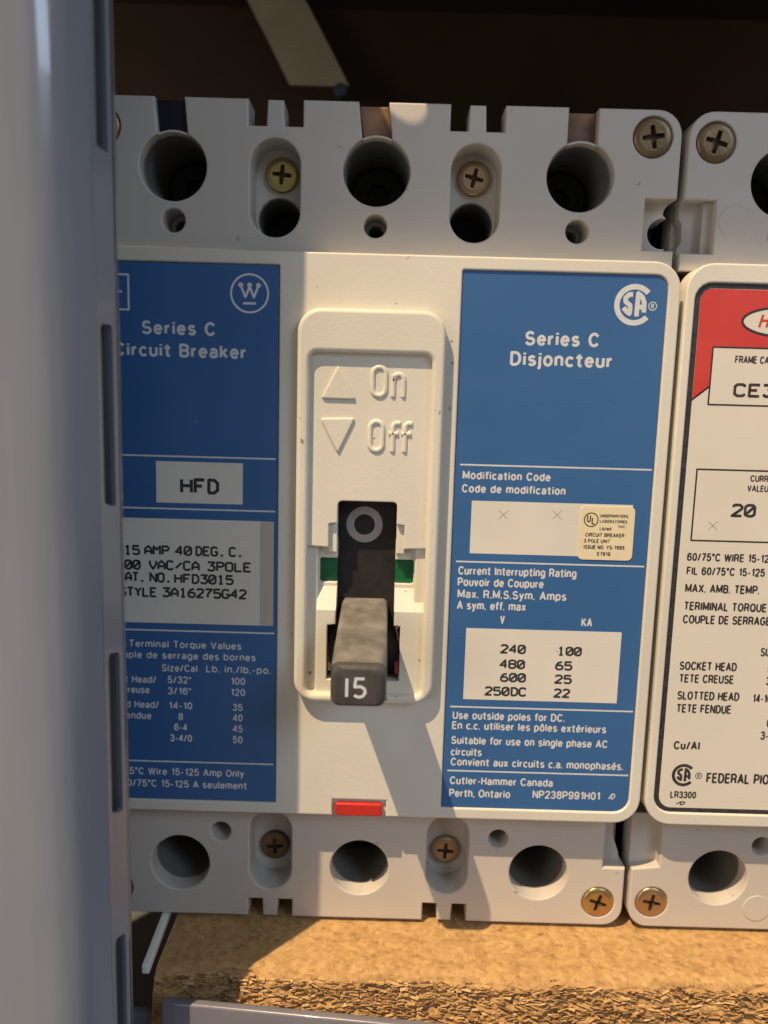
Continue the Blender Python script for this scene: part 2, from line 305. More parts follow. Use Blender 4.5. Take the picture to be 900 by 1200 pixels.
def thing(name, label, cat, loc=(0, 0, 0), group=None):
    o = bpy.data.objects.new(name, None); COL.objects.link(o); o.empty_display_size = 0.01
    o['label'] = label; o['category'] = cat
    if group: o['group'] = group
    return o
def tag(o, label=None, cat=None, group=None, kind=None):
    for k, v in (('label', label), ('category', cat), ('group', group), ('kind', kind)):
        if v: o[k] = v
    return o
# ---- lettering
# ------------------------------------------------------------------ grotesque line font: (width, centre-line paths), cap height 10
def _a(cx, cy, rx, ry, a0, a1, n=None):
    n = n or max(3, int(abs(a1-a0)/15)); return [(cx+rx*math.cos(math.radians(a0+(a1-a0)*i/n)), cy+ry*math.sin(math.radians(a0+(a1-a0)*i/n))) for i in range(n+1)]
def _o(x0, x1, y0, y1): return _a((x0+x1)/2, (y0+y1)/2, (x1-x0)/2, (y1-y0)/2, 90, 450, 26)
XH = 7.35
def _n(x0, x1, h=XH): return [(x0, h-2.2)]+_a((x0+x1)/2, h-2.3, (x1-x0)/2, 2.3, 160, 0, 8)+[(x1, 0)]
GF = {
' ': (1.6, []), '"': (1.6, [[(.2, 10), (.2, 7)], [(1.5, 10), (1.5, 7)]]), '-': (2.4, [[(0, 3.7), (2.4, 3.7)]]), '.': (.2, [[(-.1-.6, .1), (.3+.3, .1)]]), ',': (.2, [[(.2, .6), (.1, -1.4)]]),
'/': (2.8, [[(0, -.2), (2.8, 10.2)]]), '°': (2.0, [_o(0, 2.0, 7.6, 9.9)]),
'0': (4.6, [_o(0, 4.6, 0, 10)]), '1': (2.6, [[(.3, 7.8), (1.4, 8.3), (2.4, 10), (2.4, 0)]]), '2': (4.6, [_a(2.3, 7.4, 2.3, 2.6, 170, -25)+[(.1, 0), (4.7, 0)]]),
'3': (4.6, [_a(2.2, 7.6, 2.1, 2.4, 165, -85)+_a(2.2, 2.7, 2.4, 2.7, 85, -165)]), '4': (4.8, [[(3.7, 0), (3.7, 10), (0, 2.6), (5, 2.6)]]),
'5': (4.6, [[(4.3, 10), (.8, 10), (.3, 5.2)]+_a(2.3, 3.2, 2.3, 3.2, 135, -160)]), '6': (4.6, [_a(2.4, 6.6, 2.3, 3.4, 25, 180)+_a(2.3, 3.1, 2.3, 3.1, 180, 540)]),
'7': (4.4, [[(0, 10), (4.4, 10), (1.5, 0)]]), '8': (4.6, [_o(.25, 4.35, 5.4, 10), _o(0, 4.6, 0, 5.4)]), '9': (4.6, [_a(2.3, 6.9, 2.3, 3.1, 0, 360)+_a(2.2, 3.4, 2.4, 3.4, 0, -155)]),
'A': (5.8, [[(0, 0), (2.9, 10), (5.8, 0)], [(1, 3.2), (4.8, 3.2)]]), 'B': (5.0, [[(0, 0), (0, 10), (2.8, 10)]+_a(2.7, 7.6, 2.1, 2.35, 85, -85)+[(0, 5.3)], [(2.8, 5.3)]+_a(2.9, 2.65, 2.2, 2.6, 85, -85)+[(0, 0)]]),
'C': (5.6, [_a(2.9, 5, 2.9, 5, 35, 325, 22)]), 'D': (5.4, [[(0, 0), (0, 10), (2.4, 10)]+_a(2.4, 5, 3.0, 5, 85, -85)+[(2.4, 0), (0, 0)]]), 'E': (4.4, [[(4.5, 10), (0, 10), (0, 0), (4.6, 0)], [(0, 5.3), (4.2, 5.3)]]),
'F': (4.2, [[(4.4, 10), (0, 10), (0, 0)], [(0, 5.2), (3.9, 5.2)]]), 'G': (5.8, [_a(2.9, 5, 2.9, 5, 40, 345, 22)+[(5.8, 4.8), (3.2, 4.8)]]), 'H': (5.2, [[(0, 0), (0, 10)], [(5.2, 0), (5.2, 10)], [(0, 5.3), (5.2, 5.3)]]),
'I': (.2, [[(.1, 0), (.1, 10)]]), 'K': (5.2, [[(0, 0), (0, 10)], [(5, 10), (0, 4)], [(1.7, 5.8), (5.2, 0)]]), 'L': (4.0, [[(0, 10), (0, 0), (4.2, 0)]]), 'M': (6.6, [[(0, 0), (0, 10), (3.3, 1.5), (6.6, 10), (6.6, 0)]]),
'N': (5.2, [[(0, 0), (0, 10), (5.2, 0), (5.2, 10)]]), 'O': (6.0, [_o(0, 6, 0, 10)]), 'P': (4.8, [[(0, 0), (0, 10), (2.6, 10)]+_a(2.6, 7.2, 2.3, 2.8, 85, -85)+[(0, 4.4)]]), 'Q': (6.0, [_o(0, 6, 0, 10), [(3.6, 2.4), (6.1, -.4)]]),
'R': (5.2, [[(0, 0), (0, 10), (2.8, 10)]+_a(2.8, 7.4, 2.2, 2.6, 85, -85)+[(0, 4.8)], [(2.9, 4.8), (4.4, 4.0), (4.8, 0)]]), 'S': (5.0, [_a(2.5, 7.4, 2.2, 2.6, 30, 250, 14)+[(2.4, 4.95)]+_a(2.5, 2.6, 2.5, 2.6, 70, -160, 14)]),
'T': (5.2, [[(0, 10), (5.2, 10)], [(2.6, 10), (2.6, 0)]]), 'U': (5.2, [[(0, 10), (0, 3)]+_a(2.6, 2.8, 2.6, 2.8, 180, 360)+[(5.2, 10)]]), 'V': (5.4, [[(0, 10), (2.7, 0), (5.4, 10)]]), 'W': (8.2, [[(0, 10), (2.0, 0), (4.1, 9.6), (6.2, 0), (8.2, 10)]]),
'X': (5.2, [[(0, 0), (5.2, 10)], [(0, 10), (5.2, 0)]]), 'Y': (5.4, [[(0, 10), (2.7, 4.4), (5.4, 10)], [(2.7, 4.6), (2.7, 0)]]), 'Z': (4.8, [[(.2, 10), (4.8, 10), (0, 0), (5, 0)]]),
'a': (4.2, [_a(2.1, 5.1, 1.9, 1.9, 155, 0, 8)+[(4.0, 1.2), (4.5, 0)], [(4.0, 4.0), (2.2, 3.8)]+_a(1.8, 2.0, 1.7, 2.0, 110, 270, 8)+[(3.2, .4), (4.0, 1.8)]]),
'b': (4.4, [[(0, 10), (0, 0)], _o(0, 4.4, 0, XH)]), 'c': (4.0, [_a(2.2, 3.5, 2.2, 3.5, 40, 320, 16)]), 'd': (4.4, [[(4.4, 10), (4.4, 0)], _o(0, 4.4, 0, XH)]), 'e': (4.3, [[(0.1, 3.7), (4.3, 3.7)]+_a(2.15, 3.5, 2.15, 3.5, 5, 325, 18)]),
'é': (4.3, [[(0.1, 3.7), (4.3, 3.7)]+_a(2.15, 3.5, 2.15, 3.5, 5, 325, 18), [(1.8, 8.4), (3.2, 10.2)]]), 'f': (2.2, [[(1.0, 0), (1.0, 7.6)]+_a(2.6, 8.2, 1.6, 1.7, 180, 80, 5), [(-.7, XH-.2), (2.9, XH-.2)]]), 
'g': (4.4, [_o(0, 4.4, 0, XH), [(4.4, XH), (4.4, -.6)]+_a(2.2, -.8, 2.2, 2.0, 0, -150, 8)]), 'h': (4.0, [[(0, 0), (0, 10)], _n(0, 4.0)]), 'i': (.2, [[(.1, 0), (.1, XH)], [(.1, 8.6), (.1, 10.1)]]), 'j': (.4, [[(.3, XH), (.3, -1.6), (-.1, -2.4), (-.9, -2.6)], [(.3, 8.6), (.3, 10.1)]]),
'k': (4.0, [[(0, 0), (0, 10)], [(3.8, XH), (0, 2.8)], [(1.4, 4.2), (4.0, 0)]]), 'l': (.2, [[(.1, 0), (.1, 10)]]), 'm': (7.2, [[(0, 0), (0, XH)], _n(0, 3.6), _n(3.6, 7.2)]), 'n': (4.0, [[(0, 0), (0, XH)], _n(0, 4.0)]),
'o': (4.5, [_o(0, 4.5, 0, XH)]), 'ô': (4.5, [_o(0, 4.5, 0, XH), [(.9, 8.4), (2.25, 10), (3.6, 8.4)]]), 'p': (4.4, [[(0, XH), (0, -2.6)], _o(0, 4.4, 0, XH)]), 'q': (4.4, [[(4.4, XH), (4.4, -2.6)], _o(0, 4.4, 0, XH)]),
'r': (2.2, [[(0, 0), (0, XH)], [(0, 4.4), (.7, 6.2), (2.4, 6.9)]]), 's': (3.8, [_a(1.9, 5.3, 1.7, 1.75, 30, 250, 10)+[(1.9, 3.5)]+_a(1.9, 1.8, 1.9, 1.8, 70, -155, 10)]), 't': (2.9, [[(1.3, 9.8), (1.3, 1.2), (1.8, .3), (3.1, .1)], [(-.6, XH-.2), (3.3, XH-.2)]]),
'u': (4.0, [[(0, XH), (0, 2.4)]+_a(2.0, 2.3, 2.0, 2.3, 180, 350, 8), [(4.0, XH), (4.0, 0)]]), 'v': (4.0, [[(0, XH), (2, 0), (4, XH)]]), 'w': (6.2, [[(0, XH), (1.6, 0), (3.1, 6.6), (4.6, 0), (6.2, XH)]]), 'x': (3.8, [[(0, 0), (3.8, XH)], [(0, XH), (3.8, 0)]]),
'y': (4.0, [[(0, XH), (2.0, .3)], [(4, XH), (1.6, -1.6), (.9, -2.5), (0, -2.6)]]), 'z': (3.6, [[(0, XH), (3.6, XH), (0, 0), (3.8, 0)]])}
def grot_geo(body, x, z, width, cap, y, weight=1.9, sub=None, gap=None, italic=0.0):
    gap = gap if gap is not None else 1.0
    def lay(t):
        p = 0; out = []
        for ch in t:
            w, ps = GF[ch]; out.append((p, ps)); p += w+weight+gap
        return out, p-weight-gap
    sub = sub or body; i = body.rfind(sub)
    _, w1 = lay(body[:i]) if i else (0, 0)
    pre = w1+weight+gap if i else 0
    pos, tot = lay(body); _, ws = lay(sub)
    sz = cap/(10+weight)
    sx = (width)/(ws+weight)
    if len(sub) <= 2 and len(body) > 3: sx = sz*0.85
    r = weight*sz*0.5*min(1.0, max(.8, (sx/sz)**.5))
    paths = [[(x+(p-pre+weight*.5)*sx+(q[0])*sx+italic*q[1]*sz, z+(q[1]+weight*.5)*sz) for q in ps] for p, pss in pos for ps in pss]
    return stroke_geo(paths, r, y, 0.03, False, 1)

SG = {  # single-line typewriter glyphs on a 4 x 6 grid
'0': [[(1,0),(0,1),(0,5),(1,6),(3,6),(4,5),(4,1),(3,0),(1,0)], [(.6,1.2),(3.4,4.8)]], '1': [[(.8,4.8),(2,6),(2,0)], [(.8,0),(3.2,0)]],
'2': [[(0,5),(1,6),(3,6),(4,5),(4,4),(0,0),(4,0)]], '3': [[(0,6),(4,6),(2,3.6),(3,3.6),(4,2.6),(4,1),(3,0),(1,0),(0,1)]],
'4': [[(3,0),(3,6),(0,2),(4,2)]], '5': [[(4,6),(.3,6),(.1,3.5),(3,3.6),(4,2.7),(4,1),(3,0),(1,0),(0,.8)]],
'6': [[(3.5,6),(1.2,5.2),(0,3),(0,1),(1,0),(3,0),(4,1),(4,2.4),(3,3.3),(1,3.3),(0,2.6)]], '7': [[(0,6),(4,6),(1.5,2.4),(1.5,0)]],
'8': [[(1,3.2),(0,4.1),(0,5.2),(1,6),(3,6),(4,5.2),(4,4.1),(3,3.2),(1,3.2),(0,2.3),(0,.9),(1,0),(3,0),(4,.9),(4,2.3),(3,3.2)]],
'A': [[(0,0),(0,3.8),(2,6),(4,3.8),(4,0)], [(0,2.2),(4,2.2)]], 'C': [[(4,5),(3,6),(1,6),(0,5),(0,1),(1,0),(3,0),(4,1)]],
'D': [[(.4,0),(.4,6),(2.6,6),(4,4.6),(4,1.4),(2.6,0),(.1,0)]], 'E': [[(4,6),(.2,6),(.2,0),(4,0)], [(.2,3.1),(3,3.1)]],
'F': [[(4,6),(.2,6),(.2,0)], [(.2,3.1),(3,3.1)]], 'G': [[(4,5),(3,6),(1,6),(0,5),(0,1),(1,0),(3,0),(4,1),(4,2.6),(2.2,2.6)]],
'H': [[(0,0),(0,6)], [(4,0),(4,6)], [(0,3.1),(4,3.1)]], 'L': [[(.2,6),(.2,0),(4,0)]], 'M': [[(0,0),(0,6),(2,3.4),(4,6),(4,0)]],
'N': [[(0,0),(0,6),(4,0),(4,6)]], 'O': [[(1,0),(0,1),(0,5),(1,6),(3,6),(4,5),(4,1),(3,0),(1,0)]],
'P': [[(.2,0),(.2,6),(3,6),(4,5.2),(4,3.8),(3,3),(.2,3)]], 'S': [[(4,5),(3,6),(1,6),(0,5),(0,4),(1,3.2),(3,2.9),(4,2),(4,1),(3,0),(1,0),(0,1)]],
'T': [[(0,6),(4,6)], [(2,6),(2,0)]], 'V': [[(0,6),(0,3.6),(2,0),(4,3.6),(4,6)]], 'Y': [[(0,6),(2,3.2),(4,6)], [(2,3.2),(2,0)]],
'/': [[(0,1),(4,5)]], '.': [[(.9,.15),(2.6,.15)]]}
def stroke_geo(paths, r, y, squash=0.04, closed=False, res=2):
    """round strokes along 2D paths (x,z); squashed to a thin raised line at depth y"""
    if squash < 0.2:                             # print: flat strokes with round joints, each piece a hair above the one before
        V, F, k = [], [], 0
        ps = [list(p)+[p[0]] for p in paths] if closed else paths
        for p in ps:
            m = len(p)
            for i in range(m-1):
                a, b = Vector(p[i]), Vector(p[i+1]); d = b-a
                if d.length < 1e-6: continue
                nn = Vector((-d.y, d.x)).normalized()*r; yy = y-0.0002*(k % 90); k += 1; q = len(V)
                V += [(a.x+nn.x, yy, a.y+nn.y), (a.x-nn.x, yy, a.y-nn.y), (b.x-nn.x, yy, b.y-nn.y), (b.x+nn.x, yy, b.y+nn.y)]; F.append([q, q+1, q+2, q+3])
                if i < m-2 or closed:
                    yy = y-0.0002*(k % 90); k += 1; q = len(V)
                    V += [(b.x+r*math.cos(t*math.pi/5), yy, b.y+r*math.sin(t*math.pi/5)) for t in range(10)]; F.append(list(range(q, q+10)))
        return V, F
    cu = bpy.data.curves.new('s', 'CURVE'); cu.dimensions = '3D'; cu.bevel_depth = r; cu.bevel_resolution = res; cu.use_fill_caps = True
    for p in paths:
        s = cu.splines.new('POLY'); s.points.add(len(p)-1)
        for i, q in enumerate(p): s.points[i].co = (q[0], q[1], 0, 1)
        if closed: s.use_cyclic_u = True
    v, f = curve_geo(cu)
    return [(a, y-c*squash, b) for a, b, c in v], f
def typed_geo(body, x, z, width, cap, y, sub=None, w=0.165):
    sub = sub or body; n = len(sub); i = body.rfind(sub)
    wide = lambda ch: 0.62 if ch == '.' else 1.0
    tot = sum(1.0 for _ in sub); adv = width/(tot-1+0.78); gw = adv*0.74
    x0 = x-i*adv; paths = []
    for k, ch in enumerate(body):
        for st in SG.get(ch, []):
            paths.append([(x0+k*adv+p[0]/4*gw, z+cap*w*0.6+p[1]/6*cap*(1-w*1.2)) for p in st])
    return stroke_geo(paths, cap*w*0.62, y)
def letter(geo, grp, y, dx=0, mi=0):
    for g, body, sub, x, z, w, cap, font in TEXT:
        if g != grp: continue
        if font == 'T': v, f = typed_geo(body, x+dx, z, w, cap*(1.12 if grp == 'Lk' else 1.0), y, sub)
        else: v, f = grot_geo(body, x+dx, z, w, cap*(1.1 if font == 'N' else 1.08), y, {'B': 2.45, 'N': 2.25}[font], sub, {'B': .5, 'N': .45}[font])
        geo.add(v, f, mi)
def ring_geo(x, z, r0, r1, y, n=48, a0=0, a1=360):
    v = [(px, y, pz) for px, pz in circ(x, z, r0, n, a0, a1)+circ(x, z, r1, n, a0, a1)]
    k = n if abs(a1-a0) >= 360 else n+1
    f = [[i, k+i, k+(i+1) % k, (i+1) % k] for i in range(n)]
    return v, f
def flat_geo(pts, y):
    return [(a, y, b) for a, b in pts], [list(range(len(pts)))]
def csa_geo(g, x, z, r, y, mi=0):
    g.add(*ring_geo(x, z, r*0.735, r, y, 56, 42, 318), mi)
    s = r/3.5
    S = [(-0.35, 1.75), (-1.0, 1.7), (-1.6, 1.1), (-1.55, 0.5), (-0.75, -0.1), (-0.7, -0.75), (-0.75, -1.5), (-1.35, -1.1), (-1.85, -0.5)]
    A = [[(0.45, -1.95), (0.55, 1.9), (1.25, 1.35), (1.65, 0.5), (1.7, -1.25)], [(0.6, -0.35), (1.65, -0.35)]]
    g.add(*stroke_geo([[(x+a*s, z+b*s) for a, b in p] for p in [S]+A], 0.40*s, y, 0.04), mi)
def reg_geo(g, x, z, r, y, mi=0):
    g.add(*ring_geo(x, z, r*0.8, r, y, 24), mi)
    g.add(*stroke_geo([[(x-r*.25, z-r*.45), (x-r*.25, z+r*.45), (x+r*.2, z+r*.4), (x+r*.2, z+r*.05), (x-r*.2, z), (x+r*.3, z-r*.45)]], r*0.09, y, 0.05), mi)

# ------------------------------------------------------------------ breaker pieces
def screw(x, z, y, r, m, parent, rot, n=40, slot=1.0):
    k = r*0.56*slot; w = r*0.125*slot; c = []
    for a in range(4):
        for (u, q) in ((w, w), (k, w*0.8), (k, -w*0.8)):
            t = math.radians(a*90+rot); c.append((x+u*math.cos(t)-q*math.sin(t), z+u*math.sin(t)+q*math.cos(t)))
    # cross outline must run counter-clockwise
    c2 = []
    for a in range(4):
        t = math.radians(a*90+rot)
        for (u, q) in ((k, -w*0.8), (k, w*0.8), (w, w)):
            c2.append((x+u*math.cos(t)-q*math.sin(t), z+u*math.sin(t)+q*math.cos(t)))
    g = Geo(); prof = [(1.0, 1.2), (1.0, .42), (.975, .25), (.93, .12), (.86, .03), (.78, -.03), (.70, -.07)]
    V = [(x+r*q*math.cos(2*math.pi*i/n), y+h, z+r*q*math.sin(2*math.pi*i/n)) for q, h in prof for i in range(n)]
    g.add(V, [[j*n+i, j*n+(i+1) % n, (j+1)*n+(i+1) % n, (j+1)*n+i] for j in range(len(prof)-1) for i in range(n)])
    g.add(*plate_geo([circ(x, z, r*.71, n), c2], y-.09, y+1.2, .07, 2))
    o = g.out('screw', m, parent, sharp=35)
    v, f = box_geo(x-k, x+k, y+1.0, y+1.25, z-k, z+k); link_mesh('screw_slot', v, f, M['slot'], o, smooth=False)
    return o
def tube_inner(x, z, r, y0, y1, n=48):
    p = circ(x, z, r, n); v = [(a, y0, b) for a, b in p]+[(a, y1, b) for a, b in p]
    return v, [[i, (i+1) % n, n+(i+1) % n, n+i] for i in range(n)]

def breaker(dx, name, label, screws, label_kind):
    T = thing(name, label, 'circuit breaker')
    X = lambda pts: [(a+dx, b) for a, b in pts]
    P = [-37.96+dx, -3.02+dx, 31.9+dx]; K = [-20.4+dx, 14.05+dx]; XL, XR = -54.9+dx, 48.75+dx
    YA, YB, YC = 4.0, 10.4, 22.0
    # ---- upper terminal cover (front layer)
    def keyhole(px, shift):                      # notch from the top edge running into the round hole, listed right to left
        w = 2.55; a = math.degrees(math.asin(w/5.75)); z0 = 39.1
        arc = circ(px, z0, 5.75, 44, 90-a, -270+a)
        return [(px+w+shift, 50.3)]+arc+[(px-w+shift, 50.3)]
    def comb(kx):                                # two slots with a tab between, top edge, right to left
        x0, x1 = kx-4.65, kx+4.65
        return [(x1, 50.3), (x1, 46.0), (kx+1.5, 46.0), (kx+1.3, 50.2), (kx-1.4, 50.2), (kx-1.6, 46.0), (x0, 46.0), (x0, 50.3)]
    nx0, nx1 = 43.3+dx, XR
    lx0, lx1 = XL, XL+5.6
    top = [(XL, 24.0), (XR, 24.0), (XR, 27.3), (nx0, 27.3), (nx0, 35.9), (XR, 35.9)]+circ(XR-4.2, 50.3-4.2, 4.2, 8, 0, 90)
    top += keyhole(P[2], 0)+comb(K[1]-.05)+keyhole(P[1], -0.7)+comb(K[0]+.05)+keyhole(P[0], -0.5)
    top += circ(XL+4.2, 50.3-4.2, 4.2, 8, 90, 180)+[(XL, 35.9), (lx1, 35.9), (lx1, 27.0), (XL, 27.0)]
    hol = [circ(43.85+dx, 45.85, 3.4, 36), circ(XL+4.65, 45.3, 3.4, 36)]+[stadium(k, 27.8, 44.1, 8.6) for k in K]+[circ(p, 30.15, 2.0, 28) for p in P]
    plate('terminal_cover', [top]+hol, YA, YB, M['grey'], T, b=0.32)
    # back layer of the upper terminal area
    bite = circ(XR-1.5, 30.75, 2.6, 14, 300, 60) if False else None
    edge = [(XR, 24.0), (XR, 27.6), (XR-.9, 28.1)]+circ(XR-1.2, 30.75, 2.6, 14, -75, -285)[:]+[(XR-1.2, 34.2), (XR-.9, 35.2), (XR-0.35, 36.3), (XR-0.3, 45.6)]
    back = [(XL+.3, 24.0)]+edge+[(XL+.3, 45.6)]
    bh = [circ(p, 39.1, 5.85) for p in P]+[circ(k, 31.95, 3.95, 40) for k in K]+[circ(p, 30.15, 1.35, 24) for p in P]
    plate('terminal_floor', [back]+bh, YB+.02, YB+5.0, M['grey'], T, b=0.2)
    # shallow ledge inside the side recess, with the wavy edge
    led = [(nx0-.4, 26.8), (XR-.6, 26.8), (XR-.6, 28.2)]+circ(XR-1.2, 30.75, 2.6, 14, -78, -282)+[(XR-1.3, 34.0), (XR-1.1, 34.9), (XR-.5, 35.6), (XR-.5, 36.4), (nx0-.4, 36.4)]
    plate('side_ledge', [led], YA+3.0, YB-.05, M['grey'], T, b=0.1)
    led = [(lx1+.4, 26.8), (lx1+.4, 36.4), (XL+.3, 36.4), (XL+.3, 33.4), (XL+.9, 32.4), (XL+1.0, 29.4), (XL+.4, 28.3), (XL+.3, 26.8)]
    plate('side_ledge', [led[::-1]], YA+3.0, YB-.05, M['recess_grey'], T, b=0.1)
    v, f = box_geo(lx1-1.7, lx1+.3, YA+1.6, YA+3.2, 27.1, 35.8); link_mesh('side_rib', v, f, M['recess_grey'], T)
    # ---- lower terminal cover
    Z = -100.8
    def comb2(kx):
        x0, x1 = kx-4.3, kx+4.3
        return [(x0, Z), (x0, Z+3.6), (kx-1.5, Z+3.6), (kx-1.4, Z+.1), (kx+1.3, Z+.1), (kx+1.5, Z+3.6), (x1, Z+3.6), (x1, Z)]
    bot = circ(XL+3.8, Z+3.8, 3.8, 8, 180, 270)+comb2(K[0])+comb2(K[1]-.2)+circ(XR-3.8, Z+3.8, 3.8, 8, 270, 360)
    bot += [(XR, -88.6), (44.4+dx, -88.6), (44.4+dx, -78.0), (XL+5.4, -78.0), (XL+5.4, -88.0), (XL, -88.6)]
    PB = [-37.3+dx, -3.0+dx, 31.4+dx]
    hol = [circ(43.9+dx, -95.95, 3.15, 36), circ(XL+4.4, -95.6, 3.15, 36)]+[circ(p, -90.0, 5.65) for p in P]+[stadium(k, -95.0, -78.6, 8.2) for k in K]+[circ(P[0]+7.95, -83.2, 1.9, 28), circ(P[2]-8.1, -83.2, 1.9, 28)]
    plate('terminal_cover', [bot]+hol, YA, YB, M['grey'], T, b=0.32)
    bh = [circ(p, -90.0, 5.75) for p in P]+[circ(P[0]+7.95, -83.2, 1.3, 24), circ(P[2]-8.1, -83.2, 1.3, 24)]
    back = [(XL+.3, -97.5), (XL+4, Z+.5)]
    for k in K: back += [(k-4.1, Z+.5), (k-4.1, Z+3.4), (k+4.1, Z+3.4), (k+4.1, Z+.5)]
    back += [(XR-4, Z+.5), (XR-.3, -97.5), (XR-.3, -77.5), (XL+.3, -77.5)]
    plate('terminal_floor', [back]+bh, YB+.02, YB+1.2, M['grey'], T, b=0.15)
    led = [(44.0+dx, -89), (XR-.2, -89.0), (XR-.8, -86.5), (XR-1.9, -83.5), (XR-1.9, -78.2), (44.0+dx, -78.2)]
    plate('side_ledge', [led], YA+3.0, YB-.05, M['grey'], T, b=0.1)
    led = [(XL+.2, -89), (XL+5.8, -89.0), (XL+5.8, -78.2), (XL+.2, -78.2)]
    plate('side_ledge', [led], YA+2.4, YB-.05, M['grey'], T, b=0.1)
    # ---- main body behind
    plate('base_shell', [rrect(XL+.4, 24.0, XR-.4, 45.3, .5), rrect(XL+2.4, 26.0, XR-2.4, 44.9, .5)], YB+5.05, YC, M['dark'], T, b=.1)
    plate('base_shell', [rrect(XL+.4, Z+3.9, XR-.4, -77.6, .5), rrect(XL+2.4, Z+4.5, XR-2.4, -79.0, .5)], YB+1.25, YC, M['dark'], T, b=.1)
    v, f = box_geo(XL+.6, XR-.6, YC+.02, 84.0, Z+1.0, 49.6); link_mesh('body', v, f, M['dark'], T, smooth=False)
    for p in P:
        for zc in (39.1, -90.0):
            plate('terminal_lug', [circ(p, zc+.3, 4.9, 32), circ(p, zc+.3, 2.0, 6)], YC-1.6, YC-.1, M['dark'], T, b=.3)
    for zc, ya, yb in ((39.1, YA+2.2, YC-1.7), (-90.0, YA+3.6, YC-1.7)):  # added dark sleeves that give the holes their shade by colour
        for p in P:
            g = Geo(); g.add(*tube_inner(p, zc, 5.5, ya, yb)); g.add(*ring_geo(p, zc, 5.5, 5.7, ya, 48)); g.out('hole_shade_sleeve', M['hole_shade'], T, sharp=30)
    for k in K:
        g = Geo(); g.add(*tube_inner(k, 31.95, 3.8, YB+.6, YC-1.7, 36)); g.add(*ring_geo(k, 31.95, 3.8, 3.93, YB+.6, 36)); g.out('hole_shade_sleeve', M['hole_shade'], T, sharp=30)
    # ---- wires or straps seen in the three notches
    for i, (p, s, m_) in enumerate(zip(P, (-0.5, -0.7, 0), ('wire_black', 'wire_brown', 'wire_brown'))):
        top_y = 50.1; w = 2.5
        arc = circ(p, 39.1, 5.95, 8, 65.5, 114.5)
        plate('wire_strap', [[(p+w, 45.2), (p+w+s, top_y), (p-w+s, top_y), (p-w, 45.2)]+arc[::-1]], YA+1.2+.4*i, YB+4, M[m_], T, b=.25)
    # rim bridging the notch above each hole
    for p in P:
        plate('hole_rim', [circ(p, 39.1, 5.98, 10, 64, 116)+circ(p, 39.1, 5.6, 10, 116, 64)], YA+.5, YB, M['grey'], T, b=.08)
    # ---- screws
    sc = [(K[0]+.85-.45, 39.6, YB-1.0, 3.0), (K[1]+.2, 39.9, YB-1.0, 3.0), (43.85+dx, 45.85, YA-.12, 3.35), (XL+4.65, 45.3, YA-.12, 3.35),
          (K[0]+.1, -89.3, YB-1.0, 2.95), (K[1]+.1, -89.3, YB-1.0, 2.95), (43.9+dx, -95.95, YA-.12, 3.1), (XL+4.4, -95.6, YA-.12, 3.1)]
    for (x, z, y, r), m_ in zip(sc, screws): screw(x, z, y, r, M[m_], T, random.uniform(-20, 25))
    # ---- front cover with the two label recesses
    CX0, CX1, CZ0, CZ1 = XL, 49.05+dx, -76.75, 24.75
    LX0, LX1, RX0, RX1, LZ0, LZ1 = -52.9+dx, -18.9+dx, 12.05+dx, 46.95+dx, -74.6, 22.5
    nb0, nb1 = -8.25+dx, 1.75+dx                   # notch of the red button
    out = rrect(CX0, CZ0, CX1, CZ1, 1, 7, (4.8, 4.8, 4.6, 4.6))
    k = next(i for i, q in enumerate(out) if q[0] > 0+dx)
    out = out[:k]+[(nb0, CZ0), (nb0, CZ0+3.2), (nb1, CZ0+3.2), (nb1, CZ0)]+out[k:]
    slot_hole = rrect(-11.6+dx, -50.6, 5.6+dx, -17.2, .6)
    holes = [rrect(LX0, LZ0, LX1, LZ1, 1, 5, (2.4, .3, .3, 2.4)), rrect(RX0, LZ0, RX1, LZ1, 1, 5, (.3, 2.8, 2.2, .3))]
    if label_kind == 'red': holes = [rrect(51.6, -74.3, 84.6, 20.9+.6, 1, 5, (3.2, .3, .3, 2.8))]
    plate('front_cover', [out]+holes+[slot_hole], -0.35, 1.0, M['cream'], T, b=0.34, res=3)
    plate('cover_body', [rrect(CX0+.05, CZ0+.05, CX1-.05, CZ1-.05, 1, 7, (4.8, 4.8, 4.6, 4.6)), slot_hole], .45, YA+.3, M['cream'], T, b=.1)
    # ---- red trip button
    if True:
        plate('trip_button', [rrect(-7.75+dx, -76.6, 1.05+dx, -74.1, .5)], -0.75, .44, M['red'], T, b=.35, res=3)
    # ---- raised bezel round the handle
    BX0, BX1, BZ0, BZ1, BY = -15.55+dx, 9.6+dx, -53.9, 15.4, -2.5
    IX0, IX1, IZ0, IZ1 = -13.4+dx, 7.35+dx, -52.2, 8.1
    plate('bezel', [rrect(BX0, BZ0, BX1, BZ1, 4.0, 8), rrect(IX0, IZ0, IX1, IZ1, 1.3, 5)], BY, 0.3, M['cream'], T, b=0.75, res=4, sharp=28)
    HX0, HX1 = -8.25+dx, 2.15+dx
    FY = BY+1.25
    # upper pad of the recess with the notch of the sliding plate; flat floor under it
    pad = [(IX0-.3, -25.4)]+[(HX0-1.5, -25.6), (HX0-1.5, -21.4), (HX0, -21.2), (HX0, -18.1)]+circ(HX0+.8, -18.1, .8, 4, 180, 90)+circ(HX1-.8, -18.1, .8, 4, 90, 0)
    pad += [(HX1, -21.2), (HX1+1.4, -21.4), (HX1+1.4, -25.6), (IX1+.3, -25.4), (IX1+.3, IZ1+.4), (IX0-.3, IZ1+.4)]
    plate('recess_floor', [pad], FY, FY+2.2, M['cream'], T, b=.22)
    # side ribs beside the sliding plate
    plate('recess_rib', [[(HX0-1.55, -26.6), (HX0-.05, -26.6), (HX0-.05, -21.3), (HX0-1.55, -21.3)]], FY+.9, FY+3.4, M['cream'], T, b=.15)
